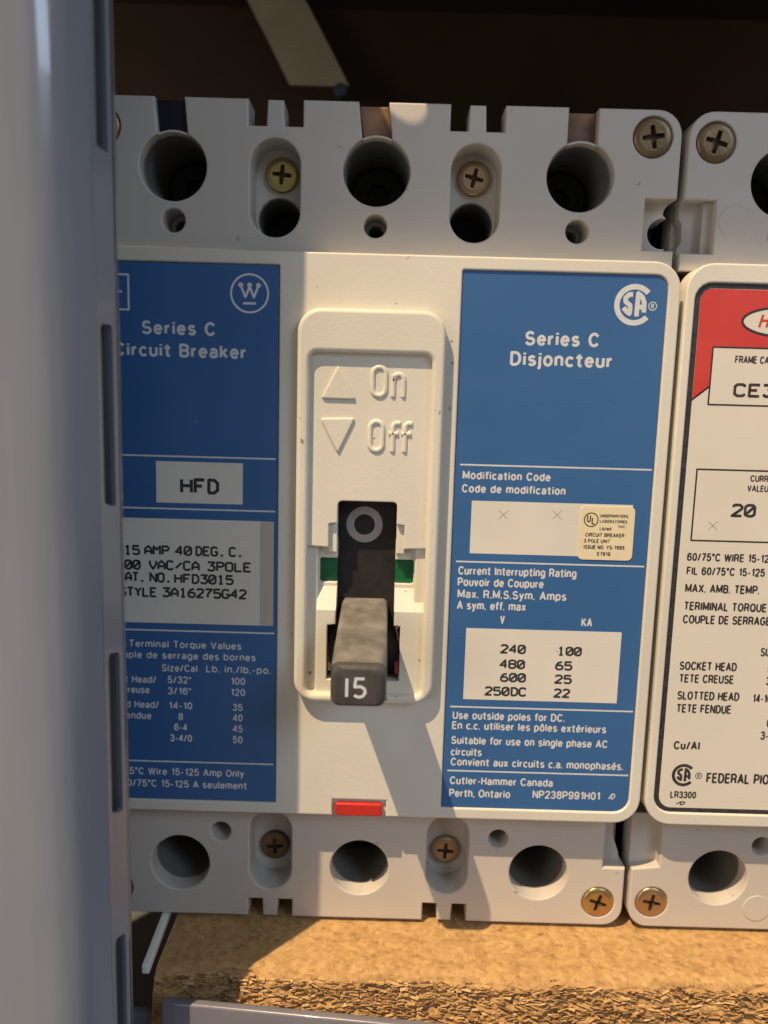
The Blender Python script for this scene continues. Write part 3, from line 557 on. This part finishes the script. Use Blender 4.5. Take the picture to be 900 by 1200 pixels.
    plate('recess_rib', [[(HX1+.05, -26.6), (HX1+1.5, -26.6), (HX1+1.5, -21.3), (HX1+.05, -21.3)]], FY+.9, FY+3.4, M['cream'], T, b=.15)
    # deeper trough with the green indicator windows
    TY = 0.9
    tr = [(IX0-.3, -37.6), (HX0, -37.6), (HX0, -24.5), (IX0-.3, -24.5)]
    trr = [(HX1, -37.6), (IX1+.3, -37.6), (IX1+.3, -24.5), (HX1, -24.5)]
    plate('trough', [tr, [(-11.35+dx, -32.5), (HX0-.01, -32.5), (HX0-.01, -27.9), (-11.35+dx, -27.9)]] if False else [[(IX0-.3, -37.6), (HX0, -37.6), (HX0, -32.4), (-11.1+dx, -32.4), (-11.4+dx, -32.1), (-11.4+dx, -28.2), (-11.1+dx, -27.9), (HX0, -27.9), (HX0, -24.5), (IX0-.3, -24.5)]], TY, TY+2, M['cream'], T, b=.12)
    plate('trough', [[(IX1+.3, -37.6), (IX1+.3, -24.5), (HX1, -24.5), (HX1, -27.9), (5.2+dx, -27.9), (5.5+dx, -28.2), (5.5+dx, -32.1), (5.2+dx, -32.4), (HX1, -32.4), (HX1, -37.6)][::-1]], TY, TY+2, M['cream'], T, b=.12)
    plate('green_flag', [[(-11.9+dx, -33), (HX0-.05, -33), (HX0-.05, -27.2), (-11.9+dx, -27.2)]], TY+.9, TY+2.6, M['green'], T, b=.1)
    plate('green_flag', [[(HX1+.05, -33), (6.0+dx, -33), (6.0+dx, -27.2), (HX1+.05, -27.2)]], TY+.9, TY+2.6, M['green'], T, b=.1)
    # ramps down from the lower pad into the trough: two convex wedges
    def wedge(x0, x1, fx0, fx1):
        zt, zb = -33.0, -36.9
        v = [(x0, TY+.05, zt), (x1, TY+.05, zt), (x1, FY+.25, zb+.25), (x0, FY+.25, zb+.25), (x0, FY, zb-.1), (x1, FY, zb-.1), (x0, TY+1, zb-.1), (x1, TY+1, zb-.1), (x0, TY+1, zt), (x1, TY+1, zt)]
        f = [[0, 1, 2, 3], [3, 2, 5, 4], [0, 3, 4, 6, 8], [1, 9, 7, 5, 2], [4, 5, 7, 6], [8, 6, 7, 9], [0, 8, 9, 1]]
        return v, f
    g = Geo(); g.add(*wedge(-11.75+dx, HX0-.02, 0, 0)); g.add(*wedge(HX1+.05, IX1+.1, 0, 0)); g.out('ramp', M['cream'], T, sharp=40)
    # lower pad
    low = [(-11.75+dx, -36.9), (-11.75+dx, IZ0-.3), (IX1+.3, IZ0-.3), (IX1+.3, -36.9), (HX1+.05, -36.9), (HX1+.05, -39.6), (HX1+1.2, -39.8), (HX1+1.2, -49.9), (HX0-1.5, -49.9), (HX0-1.5, -39.8), (HX0-.02, -39.6), (HX0-.02, -36.9)]
    plate('recess_floor', [low[::-1]], FY, FY+2.2, M['cream'], T, b=.2)
    v, f = box_geo(IX0-.3, -11.8+dx, TY, TY+1.9, IZ0-.3, -37.5); link_mesh('trench_floor', v, f, M['recess_grey'], T)
    # raised arrows and words
    ye = FY-.28
    def rtri(p):
        o = []
        for i in range(3):
            a, b_, c = Vector(p[i-1]), Vector(p[i]), Vector(p[(i+1) % 3]); u = (a-b_).normalized()*.7; w_ = (c-b_).normalized()*.7
            o += [tuple(b_+u), tuple(b_+u*.35+w_*.12), tuple(b_+w_*.35+u*.12), tuple(b_+w_)]
        return o
    ye = FY-.42
    v, f = plate_geo([rtri([(-11.5+dx, .3), (-5.4+dx, .25), (-8.6+dx, 6.1)])], ye, FY+.2, .42, 3); g = Geo(); g.add(v, f)
    v, f = plate_geo([rtri([(-11.6+dx, -3.0), (-8.45+dx, -9.1), (-5.5+dx, -2.8)])], ye, FY+.2, .42, 3); g.add(v, f)
    g.out('raised_arrow', M['cream'], T, sharp=50)
    def oo(x0, x1, z0, z1):
        r = (x1-x0)/2; return circ((x0+x1)/2, z1-r, r, 10, 0, 180)+circ((x0+x1)/2, z0+r, r, 10, 180, 360)
    g = Geo(); sq = 0.75; rr = .46
    g.add(*stroke_geo([X(oo(-2.7, -.45, 1.05, 5.9))], rr, FY, sq, True, 3)); g.add(*stroke_geo([X(oo(-2.95, -.75, -8.35, -3.35))], rr, FY, sq, True, 3))
    arc = lambda cx, cz, r, a0, a1: circ(cx, cz, r, 8, a0, a1)
    pth = [X([(.85, 1.0), (.85, 4.6)]), X([(.85, 3.6)]+arc(1.75, 3.9, .85, 150, 0)+[(2.6, 1.0)]),
           X([(1.0, -8.4), (1.0, -4.5)]+arc(1.75, -4.3, .75, 180, 60)), X([(.35, -5.35), (1.9, -5.35)]),
           X([(3.1, -8.4), (3.1, -4.5)]+arc(3.85, -4.3, .75, 180, 60)), X([(2.5, -5.35), (4.1, -5.35)])]
    g.add(*stroke_geo(pth, rr, FY, sq, False, 3)); g.out('raised_lettering', M['cream'], T, sharp=50)
    # ---- handle and its sliding plate
    H = plate('slide_plate', [rrect(HX0-.3, -47.5, HX1+.3, -17.0, .8)], 2.8, 4.2, M['black'], T, b=.2)
    g = Geo(); g.add(*ring_geo(-3.6+dx, -22.0, 1.88, 3.28, 2.78, 56)); g.out('off_symbol', M['ring'], H, smooth=False)
    v, f = box_geo(HX0-2.2, HX1+2.2, 4.25, 7.0, -50.4, -17.4); link_mesh('handle_well', v, f, M['black'], T, smooth=False)
    # curved black shroud at both sides of the lever
    g = Geo()
    for (a, b_) in ((HX0-1.2, HX0+.9), (HX1-.9, HX1+1.0)):
        n = 14; pts = [(2.6-2.6*math.sin(math.pi*i/n), -39.9-9.6*i/n) for i in range(n+1)]
        v = [(a, y, z) for y, z in pts]+[(b_, y, z) for y, z in pts]+[(a, 4.2, z) for y, z in pts]+[(b_, 4.2, z) for y, z in pts]; q = n+1
        f = []
        for i in range(n): f += [[i, q+i, q+i+1, i+1], [2*q+i, i, i+1, 2*q+i+1], [q+i, 3*q+i, 3*q+i+1, q+i+1]]
        g.add(v, f)
    g.out('shroud', M['black'], T, sharp=30)
    for q, m_ in (((HX0-1.35, HX0-.95, 1.0, 3.9, -49.0, -44.0), 'grey'), ((HX1+.45, HX1+1.05, .6, 3.9, -49.2, -42.5), 'red_print')):
        v, f = box_geo(*q); link_mesh('inner_guide', v, f, M[m_], T, smooth=False)
    # lever: lofted rounded box from root to tip
    rings = []; n = 6
    secs = [(3.2, -7.35, .95, -46.5, -35.6, .9), (-2, -7.45, 1.0, -46.6, -36.5, 1.1), (-10, -7.6, 1.02, -46.9, -38.3, 1.2), (-16, -7.72, 1.03, -47.2, -39.6, 1.3), (-19.0, -7.75, 1.03, -47.35, -40.3, 1.35),
            (-19.8, -7.5, .78, -47.15, -40.6, 1.3), (-20.15, -7.0, .3, -46.7, -41.1, 1.1)]
    V = []
    for (y, x0, x1, z0, z1, r) in secs: V += [(a+dx, y, b_) for a, b_ in rrect(x0, z0, x1, z1, r, n)]
    q = len(V)//len(secs); Fc = []; mi = []
    for s in range(len(secs)-1):
        for i in range(q): Fc.append([s*q+i, s*q+(i+1) % q, (s+1)*q+(i+1) % q, (s+1)*q+i]); mi.append(1 if s >= 4 else 0)
    Fc.append([(len(secs)-1)*q+i for i in range(q)]); mi.append(1)
    lev = link_mesh('handle', V, Fc, None, T, mats=[M['handle'], M['tip']], fm=mi, sharp=32)
    bm = bmesh.new(); bm.from_mesh(lev.data); bmesh.ops.recalc_face_normals(bm, faces=bm.faces); bm.to_mesh(lev.data); bm.free()
    num = [[(-5.15, -42.6), (-5.15, -45.6)], [(-2.4, -42.6), (-3.75, -42.6), (-3.9, -43.95), (-3.0, -43.85), (-2.4, -44.2), (-2.25, -44.8), (-2.6, -45.4), (-3.3, -45.6), (-4.0, -45.3)]]
    g = Geo(); g.add(*stroke_geo([X(p) for p in num], .24, -20.16, .12, False, 3)); g.out('number', M['white'], lev)
    # ---- labels
    ly = 0.0
    if label_kind == 'blue':
        A = plate('label', [rrect(LX0+.08, LZ0+.08, LX1-.08, LZ1-.08, 1, 5, (2.3, .3, .3, 2.3))], ly, .5, M['blue'], T, b=.03)
        B = plate('label', [rrect(RX0+.08, LZ0+.08, RX1-.08, LZ1-.08, 1, 5, (.3, 2.7, 2.1, .3))], ly, .5, M['blue'], T, b=.03)
        A['label'] = 'blue English label left of the handle'; B['label'] = 'blue French and rating label right of the handle'
        g = Geo(); letter(g, 'Lw', ly-.02, dx)
        wx, wz = -24.02+dx, 17.68
        g.add(*ring_geo(wx, wz, 2.98, 3.32, ly-.02, 56))
        g.add(*stroke_geo([[(wx-1.45, wz+1.15), (wx-.72, wz-.62), (wx, wz+1.1), (wx+.72, wz-.62), (wx+1.45, wz+1.15)], [(wx-1.1, wz-1.65), (wx+1.1, wz-1.65)]], .2, ly-.01, .05))
        for a in (-1.5, 0, 1.5): g.add(*ring_geo(wx+a, wz+1.35, .01, .42, ly-.035, 20))
        bx = -44.65+dx
        g.add(*stroke_geo([[(bx-5.8, 14.45), (bx, 14.45), (bx, 20.25), (bx-5.8, 20.25)]], .17, ly-.01, .05, True)); g.add(*stroke_geo([[(bx-2.0, 17.4), (bx-1.1, 17.4)], [(bx-4.6, 16.0), (bx-4.6, 18.8), (bx-2.6, 18.8)]], .17, ly-.01, .05))
        for zz in (-10.4, -19.7, -42.0, -67.15): g.add(*box_geo(LX0+1.2, -19.4+dx, ly-.02, ly+.01, zz-.15, zz+.15))
        g.out('white_lettering', M['white'], A, smooth=False)
        g = Geo(); g.add(*flat_geo([(-40.4+dx, -18.65), (-25.15+dx, -18.6), (-25.1+dx, -11.3), (-40.4+dx, -11.3)], ly-.02)); g.out('rating_panel', M['panel'], A, smooth=False)
        g = Geo(); g.add(*flat_geo([(-51.6+dx, -40.65), (-22.0+dx, -40.6), (-22.0+dx, -21.5), (-51.6+dx, -21.5)], ly-.02)); g.out('rating_panel', M['panel'], A, smooth=False)
        g = Geo(); g.add(*flat_geo([(-21.98+dx, -40.6), (-19.6+dx, -40.6), (-19.6+dx, -21.5), (-21.98+dx, -21.5)], ly-.02)); g.out('tape_edge', M['tape'], A, smooth=False)
        g = Geo(); letter(g, 'Lk', ly-.04, dx); g.out('black_lettering', M['ink'], A, smooth=False)
        # right label
        g = Geo(); letter(g, 'Rw', ly-.02, dx); csa_geo(g, 41.45+dx, 17.55, 3.45, ly-.02); reg_geo(g, 44.55+dx, 17.4, .75, ly-.02)
        for zz in (-10.45, -27.75, -54.9, -67.35): g.add(*box_geo(RX0+.9, RX1-.4, ly-.02, ly+.01, zz-.14, zz+.14))
        ad = lambda x, z, s: [[(x, z), (x+.62*s, z+s), (x+.45*s, z)], [(x+.62*s, z+s), (x+1.0*s, z+s), (x+1.15*s, z+.55*s), (x+.8*s, z+.05*s), (x+.55*s, z)]]
        g.add(*stroke_geo(ad(43.2+dx, -72.1, 1.0), .1, ly-.01, .1))
        g.out('white_lettering', M['white'], B, smooth=False)
        for q in ((15.3, -26.2, 43.75, -16.75), (15.3, -53.4, 43.4, -39.95)):
            g = Geo(); g.add(*flat_geo([(q[0]+dx, q[1]), (q[2]+dx, q[1]), (q[2]+dx, q[3]), (q[0]+dx, q[3])], ly-.02)); g.out('rating_panel', M['panel'], B, smooth=False)
        g = Geo(); letter(g, 'Rk', ly-.04, dx); g.out('black_lettering', M['ink'], B, smooth=False)
        g = Geo()
        for x, z in ((21.0, -19.1), (30.5, -18.85)):
            g.add(*stroke_geo([[(x-.8+dx, z-.8), (x+.8+dx, z+.8)], [(x-.85+dx, z+.75), (x+.75+dx, z-.75)]], .06, ly-.03, .2))
        g.out('pencil_mark', M['pencil'], B, smooth=False)
        g = Geo(); g.add(*stroke_geo([[(a+dx, b_) for a, b_ in circ(25.0, -4.4, 5.1, 14, 90, 270)+circ(36.7, -4.3, 5.1, 14, 270, 450)]], .09, ly+.03, .5, True)); g.out('embossed_oval', M['blue'], B)
        S = plate('approval_sticker', [rrect(34.5+dx, -26.75, 44.2+dx, -17.1, .9, 5)], ly-.12, ly-.025, M['sticker'], B, b=.03)
        S['label'] = 'small cream approval sticker'
        g = Geo(); letter(g, 'Uk', ly-.14, dx); g.add(*ring_geo(36.5+dx, -19.55, 1.12, 1.3, ly-.14, 40))
        g.add(*stroke_geo([[(35.85+dx, -18.8), (35.85+dx, -19.7), (36.1+dx, -20.0), (36.35+dx, -19.7), (36.35+dx, -18.8)], [(36.7+dx, -19.2), (36.7+dx, -20.3), (37.15+dx, -20.3)]], .11, ly-.13, .1))
        # the print of the sticker belongs to the label level (never a fourth level)
        g.out('sticker_lettering', M['ink'], B, smooth=False)
    else:
        A = plate('label', [rrect(51.66, -74.25, 84.5, 21.45, 1, 6, (3.1, .3, .3, 2.7))], ly, .5, M['ink'], T, b=.03)
        A['label'] = 'white label with red top inside a black border'
        IX = 52.55
        body_ = rrect(IX, -73.4, 84.3, 20.6, 1, 6, (2.3, .2, .2, 2.0))
        g = Geo(); g.add(*flat_geo(body_, ly-.015)); g.out('label_field', M['label_white'], A, smooth=False)
        red = [(IX+.02, 1.9), (55.4, 4.3), (55.4, 10.9), (84.2, 10.9), (84.2, 20.5)]+circ(IX+1.95, 20.6-1.95, 1.93, 6, 90, 180)
        g = Geo(); g.add(*flat_geo(red, ly-.03)); g.out('red_field', M['red_label'], A, smooth=False)
        g = Geo()
        g.add(*stroke_geo([[(IX-.1, 1.8), (55.4, 4.25)], [(84, 10.9), (55.4, 10.9), (55.4, 1.15), (84, 1.15)], [(84, -10.1), (54.45, -10.1), (54.45, -22.75), (84, -22.75)]], .15, ly-.03, .05))
        el = [(65.9+5.9*math.cos(t)*(abs(math.cos(t))**.15), 15.35+2.35*math.sin(t)) for t in [2*math.pi*i/48 for i in range(48)]]
        g.add(*stroke_geo([el], .22, ly-.035, .05, True)); letter(g, 'Fk', ly-.035, 0)
        csa_geo(g, 56.8, -66.95, 2.2, ly-.03); reg_geo(g, 59.6, -67.0, .65, ly-.035)
        g.add(*stroke_geo([[(55.9, -73.2+.5), (56.8, -72.2), (56.6, -72.7-.1)], [(56.8, -72.2), (57.5, -72.3), (57.2, -72.75), (56.6, -72.8)]], .1, ly-.03, .1))
        g.out('black_lettering', M['ink'], A, smooth=False)
        g = Geo(); g.add(*flat_geo(el, ly-.034)); g.out('emblem_field', M['label_white'], A, smooth=False)
        v, f = grot_geo('H', 62.7, 14.2, 1.7, 2.5, ly-.05, 2.0, italic=.25); g = Geo(); g.add(v, f); g.out('emblem_letter', M['red_print'], A, smooth=False)
        g = Geo(); g.add(*stroke_geo([circ(66.5, -3.6, 5.6, 20, 120, 300)], .05, ly-.0, .4)); g.out('embossed_oval', M['label_white'], A)
        g = Geo(); g.add(*stroke_geo([circ(58.5, -67.5, 3.4, 24, 20, 150)], .05, ly-.0, .4)); g.out('embossed_oval', M['label_white'], A)
        x, z = 58.1, -20.0
        g = Geo(); g.add(*stroke_geo([[(x-.8, z-.8), (x+.8, z+.8)], [(x-.85, z+.75), (x+.75, z-.75)]], .06, ly-.03, .2)); g.out('pencil_mark', M['pencil'], A, smooth=False)
        # round sealed knock-outs
        for x, z in ((58.8, 32.4), (75.0, -96.2)):
            plate('knockout_disc', [circ(x, z, 2.7, 40)], YA-.12, YA+.5, M['grey'], T, b=.1)
    return T

# ------------------------------------------------------------------ setting: enclosure
def box_obj(name, x0, x1, y0, y1, z0, z1, m, bev=0.0, parent=None):
    v, f = box_geo(x0, x1, y0, y1, z0, z1)
    me = bpy.data.meshes.new(name); me.from_pydata([Vector(p)*MM for p in v], [], f)
    bm = bmesh.new(); bm.from_mesh(me); bmesh.ops.recalc_face_normals(bm, faces=bm.faces)
    if bev: bmesh.ops.bevel(bm, geom=bm.edges[:], offset=bev*MM, segments=3, affect='EDGES', profile=.5)
    bm.to_mesh(me); bm.free(); me.materials.append(m)
    me.polygons.foreach_set('use_smooth', [True]*len(me.polygons)); me.set_sharp_from_angle(angle=math.radians(31))
    o = bpy.data.objects.new(name, me); COL.objects.link(o); o.parent = parent; return o
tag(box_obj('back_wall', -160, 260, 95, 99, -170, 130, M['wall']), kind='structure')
# ceiling sheet placed to shade the upper terminals, round hole added for a light spot
HZ = 106.0; HY = 30.5-HZ; hy = HY/2.35
yf = (31.0-HZ)/2.35
LP = (tgt-LD.normalized()*3.0)*1000; QS = Vector((0.4, 4.0, 51.2)); tt = (HZ+1-QS.z)/(LP.z-QS.z); kx, ky = QS.x+(LP.x-QS.x)*tt, QS.y+(LP.y-QS.y)*tt
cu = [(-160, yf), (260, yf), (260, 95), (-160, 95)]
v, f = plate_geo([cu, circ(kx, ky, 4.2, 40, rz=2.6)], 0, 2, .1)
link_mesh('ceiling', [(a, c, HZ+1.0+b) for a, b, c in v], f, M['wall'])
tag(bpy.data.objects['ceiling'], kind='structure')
tag(box_obj('floor', -160, 260, -4, 95, -124, -121, M['shade_steel']), kind='structure')

breaker(0.0, 'circuit_breaker', 'cream three-pole breaker with blue labels and a charcoal handle marked 15, turned off', ('brass', 'copper', 'dull', 'dull', 'dull', 'copper', 'brass', 'dull'), 'blue')
breaker(104.9, 'circuit_breaker', 'cream breaker with red and white label, at the right edge of the photo', ('copper', 'brass', 'dull', 'dull', 'copper', 'dull', 'brass', 'copper'), 'red')

# ------------------------------------------------------------------ slotted grey upright in front, left
def upright():
    T = thing('slotted_upright', 'grey enamelled steel upright with long narrow slots, out of focus along the left edge', 'post')
    # cross-section from the hidden back flange round to the broad front face
    prof = [(-43.0, -14.5), (-39.3, -21.0), (-38.4, -22.9), (-38.1, -23.9), (-38.12, -24.5)]
    A, B = Vector((-38.2, -24.75)), Vector((-39.9, -27.9))         # slotted face
    prof2 = [(-39.9, -27.9), (-41.5, -30.1), (-43.0, -31.7), (-44.6, -32.8), (-46.5, -33.5), (-49, -33.9), (-56, -34.2), (-80, -34.6), (-110, -35)]
    Z0, Z1 = -150.0, 112.0
    g = Geo()
    def strip(p):
        q = len(p); zs = [Z0+(Z1-Z0)*i/60 for i in range(61)]
        v = [(x+.12*noise.noise(Vector((x*.2, y*.2, z*.06))), y+.15*noise.noise(Vector((x*.2+9, y*.2, z*.05))), z) for z in zs for x, y in p]
        f = [[j*q+i, (j+1)*q+i, (j+1)*q+i+1, j*q+i+1] for j in range(60) for i in range(q-1)]
        return v, f
    g.add(*strip(prof)); g.add(*strip(prof2))
    slots = [(-150, -129.6), (-106.9+.4, -82.9), (-62.6, -37.4), (-15.8, 9.6), (32.2, 57.6), (80.0, 105.0)]
    # slotted face as a real plate (1.2 mm thick) in its own plane
    d = (B-A); Lw = d.length; d.normalize(); nrm = Vector((d.y, -d.x))     # points outward (to the camera side)
    if nrm.y > 0: nrm = -nrm
    loops = [[(0, Z0), (Lw, Z0), (Lw, Z1), (0, Z1)]]
    for z0, z1 in slots: loops.append([(.75, z0+.2), (1.15, z0), (2.6, z0+.5), (2.75, z0+.9), (2.75, z1-.7), (2.4, z1), (1.0, z1-.1), (.75, z1-.6)])
    v, f = plate_geo(loops, 0, 1.0, .12, 1)
    # local: x along d, y depth (0 front -> 1 back), z up
    w = [(A.x+d.x*a-nrm.x*b, A.y+d.y*a-nrm.y*b, c) for a, b, c in v]
    g2 = Geo(); g2.add(w, f)
    g.out('upright_shell', M['post'], T, sharp=30)
    o = g2.out('slotted_face', M['post'], T, sharp=20)
    g3 = Geo(); g3.add([(-40.2, -22.0, Z0), (-44, -27, Z0), (-44, -27, Z1), (-40.2, -22.0, Z1)], [[0, 1, 2, 3]]); g3.out('inner_wall', M['post_in'], T, smooth=False)
    return T
upright()

# ------------------------------------------------------------------ particle board ledge with a broken front edge
def board():
    x0, x1, zt, zb = -38.8, 200.0, -101.6, -118.0
    yb, yf = 94.0, -10.2
    nx = 900; V = []; F = []
    # profile parameter: top surface from back to front, then down the broken face
    prof = [(yb, zt, 0), (30, zt, 0), (10, zt, 0)]+[(6-.45*i, zt, 0) for i in range(30)]
    nprev = len(prof)
    prof += [(-7.5-.3*i, zt, 1) for i in range(7)]
    prof += [(-9.6-.12*math.sin(i*.5), zt-.25-.26*i, 2) for i in range(64)]
    def xs(i): return x0+(85.0-x0)*i/nx if i <= nx else 85.0+(x1-85)*(i-nx)/20
    NX = nx+20; q = len(prof)
    for i in range(NX+1):
        x = xs(i)
        wob = 1.9*noise.noise(Vector((x*.06, 3, 0)))+.55*noise.noise(Vector((x*.25, 7, 0)))
        low = max(0, noise.noise(Vector((x*.09, 1.5, 0))))*2.6
        for (y, z, k) in prof:
            if k == 0: 
                dz = .05*noise.noise(Vector((x*.7, y*.7, 0)))
                V.append((x, y, z+dz*(1 if y < 30 else 0)))
            else:
                t = (yf+2.8-y)/2.8 if k == 1 else 1.0
                t = min(max(t, 0), 1)
                h = zt-z
                c = noise.noise(Vector((x*.35, y*.9, z*1.7)))
                ridg = noise.noise(Vector((x*.45+3, 0, z*3.6)))
                cell = noise.cell(Vector((x*.38+.3*c*4, 2, z*2.3+c)))
                fine = noise.noise(Vector((x*2.6, y*2, z*5.0)))
                dy = t*(wob-.42*c-.22*ridg-.12*cell-.22*fine)-.30*h
                dz = -t*t*(low*.6+.9+.35*abs(c)+.25*fine*t) if k == 1 else -(low*.6+.9)*math.exp(-h*.5)-.18*fine
                V.append((x+.2*fine*t, y+dy, z+dz))
    for i in range(NX):
        for j in range(q-1): F.append([i*q+j, i*q+j+1, (i+1)*q+j+1, (i+1)*q+j])
    k = len(V)                                  # left end and underside close the slab
    V += [(x0, yb, zb), (x0, yf+.5, zb), (x1, yb, zb), (x1, yf+.5, zb)]
    F.append([k, k+1]+[j for j in range(q-1, -1, -1)])
    F.append([k+2]+[NX*q+j for j in range(q)]+[k+3]); F.append([0, NX*q, k+2, k])
    F.append([k, k+2, k+3, k+1])
    o = link_mesh('particle_board', V, F, M['board'], None, sharp=60)
    tag(o, 'tan particle board ledge with a crumbling broken front edge, under the breakers', 'board')
    # loose chips standing out of the broken edge
    g = Geo()
    for _ in range(3000):
        x = random.uniform(-38.2, 84); h = random.uniform(.15, 1)**1.3*13; z = zt-h; y = yf+1.9*noise.noise(Vector((x*.06, 3, 0)))-.30*h+random.uniform(.05, .5)
        L_, W_, T_ = random.uniform(.5, 2.8)*random.uniform(.5, 1), random.uniform(.1, .34), random.uniform(.04, .15)
        R_ = Matrix.Rotation(random.gauss(0, .2), 3, 'Y') @ Matrix.Rotation(random.gauss(0, .22), 3, 'Z') @ Matrix.Rotation(random.gauss(-.25, .3), 3, 'X')
        v, f = box_geo(-L_/2, L_/2, -W_, W_, -T_/2, T_/2)
        v = [R_ @ (Vector(p)*(random.uniform(.75, 1.1)))+Vector((x, y, z)) for p in v]; g.add(v, f)
    c = g.out('wood_chips', M['chips'], o, smooth=False); c['kind'] = 'stuff'
board()

# ------------------------------------------------------------------ small things
s = box_obj('plastic_strip', -.7, .7, -9, 13, -.9, .9, M['stick'], .3)
s.location = Vector((-40.9, -1.0, -101.9))*MM; s.rotation_euler = (0, 0, math.radians(2)); tag(s, 'thin white plastic strip lying along the left end of the particle board', 'strip')
# painted steel lip running across the bottom, slightly turned
p0, p1 = Vector((-35.7, -16.5)), Vector((9.3, -20.4))
L_ = 170.0
lip = box_obj('shelf_lip', 0, L_, 0, 1.6, -22, 0, M['lip'], .45); 
ang = math.atan2(p1.y-p0.y, p1.x-p0.x)
lip.rotation_euler = (0, 0, ang); lip.location = Vector((-35.6, -17.6, -101.6))*MM
tag(lip, 'grey painted steel lip crossing the bottom edge in front of the particle board', 'shelf edge')
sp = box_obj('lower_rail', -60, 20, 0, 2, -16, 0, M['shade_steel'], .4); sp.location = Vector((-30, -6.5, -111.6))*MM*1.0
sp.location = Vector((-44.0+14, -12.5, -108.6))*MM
tag(sp, 'grey steel rail, coloured darker for shade, behind the left end of the shelf lip', 'rail')
# pale strap leaning in the dark space above the breakers
def strap():
    T = thing('hanging_strap', 'pale painted strap leaning in the dark gap above the blue breaker', 'strap')
    prof = [(-28.0, 81.4, 80.0), (-33.0, 91.0, 82), (-39.5, 103.0, 85), (-43.5, 110, 87)]
    v = []
    for x, z, yy in prof: v += [(x, yy, z), (x+15.6, yy, z), (x, yy+1.5, z+.3), (x+15.6, yy+1.5, z+.3)]
    f = [[0, 1, 3, 2]]
    for i in range(len(prof)-1):
        a = i*4; f += [[a, a+4, a+5, a+1], [a+2, a+3, a+7, a+6], [a, a+2, a+6, a+4], [a+1, a+5, a+7, a+3]]
    link_mesh('strap_body', v, f, M['strap'], T, sharp=40)
    v, f = plate_geo([circ(-14.6, 80.3, 1.8, 24)], 79, 83, .4); link_mesh('strap_rivet', v, f, M['bluecap'], T)
strap()
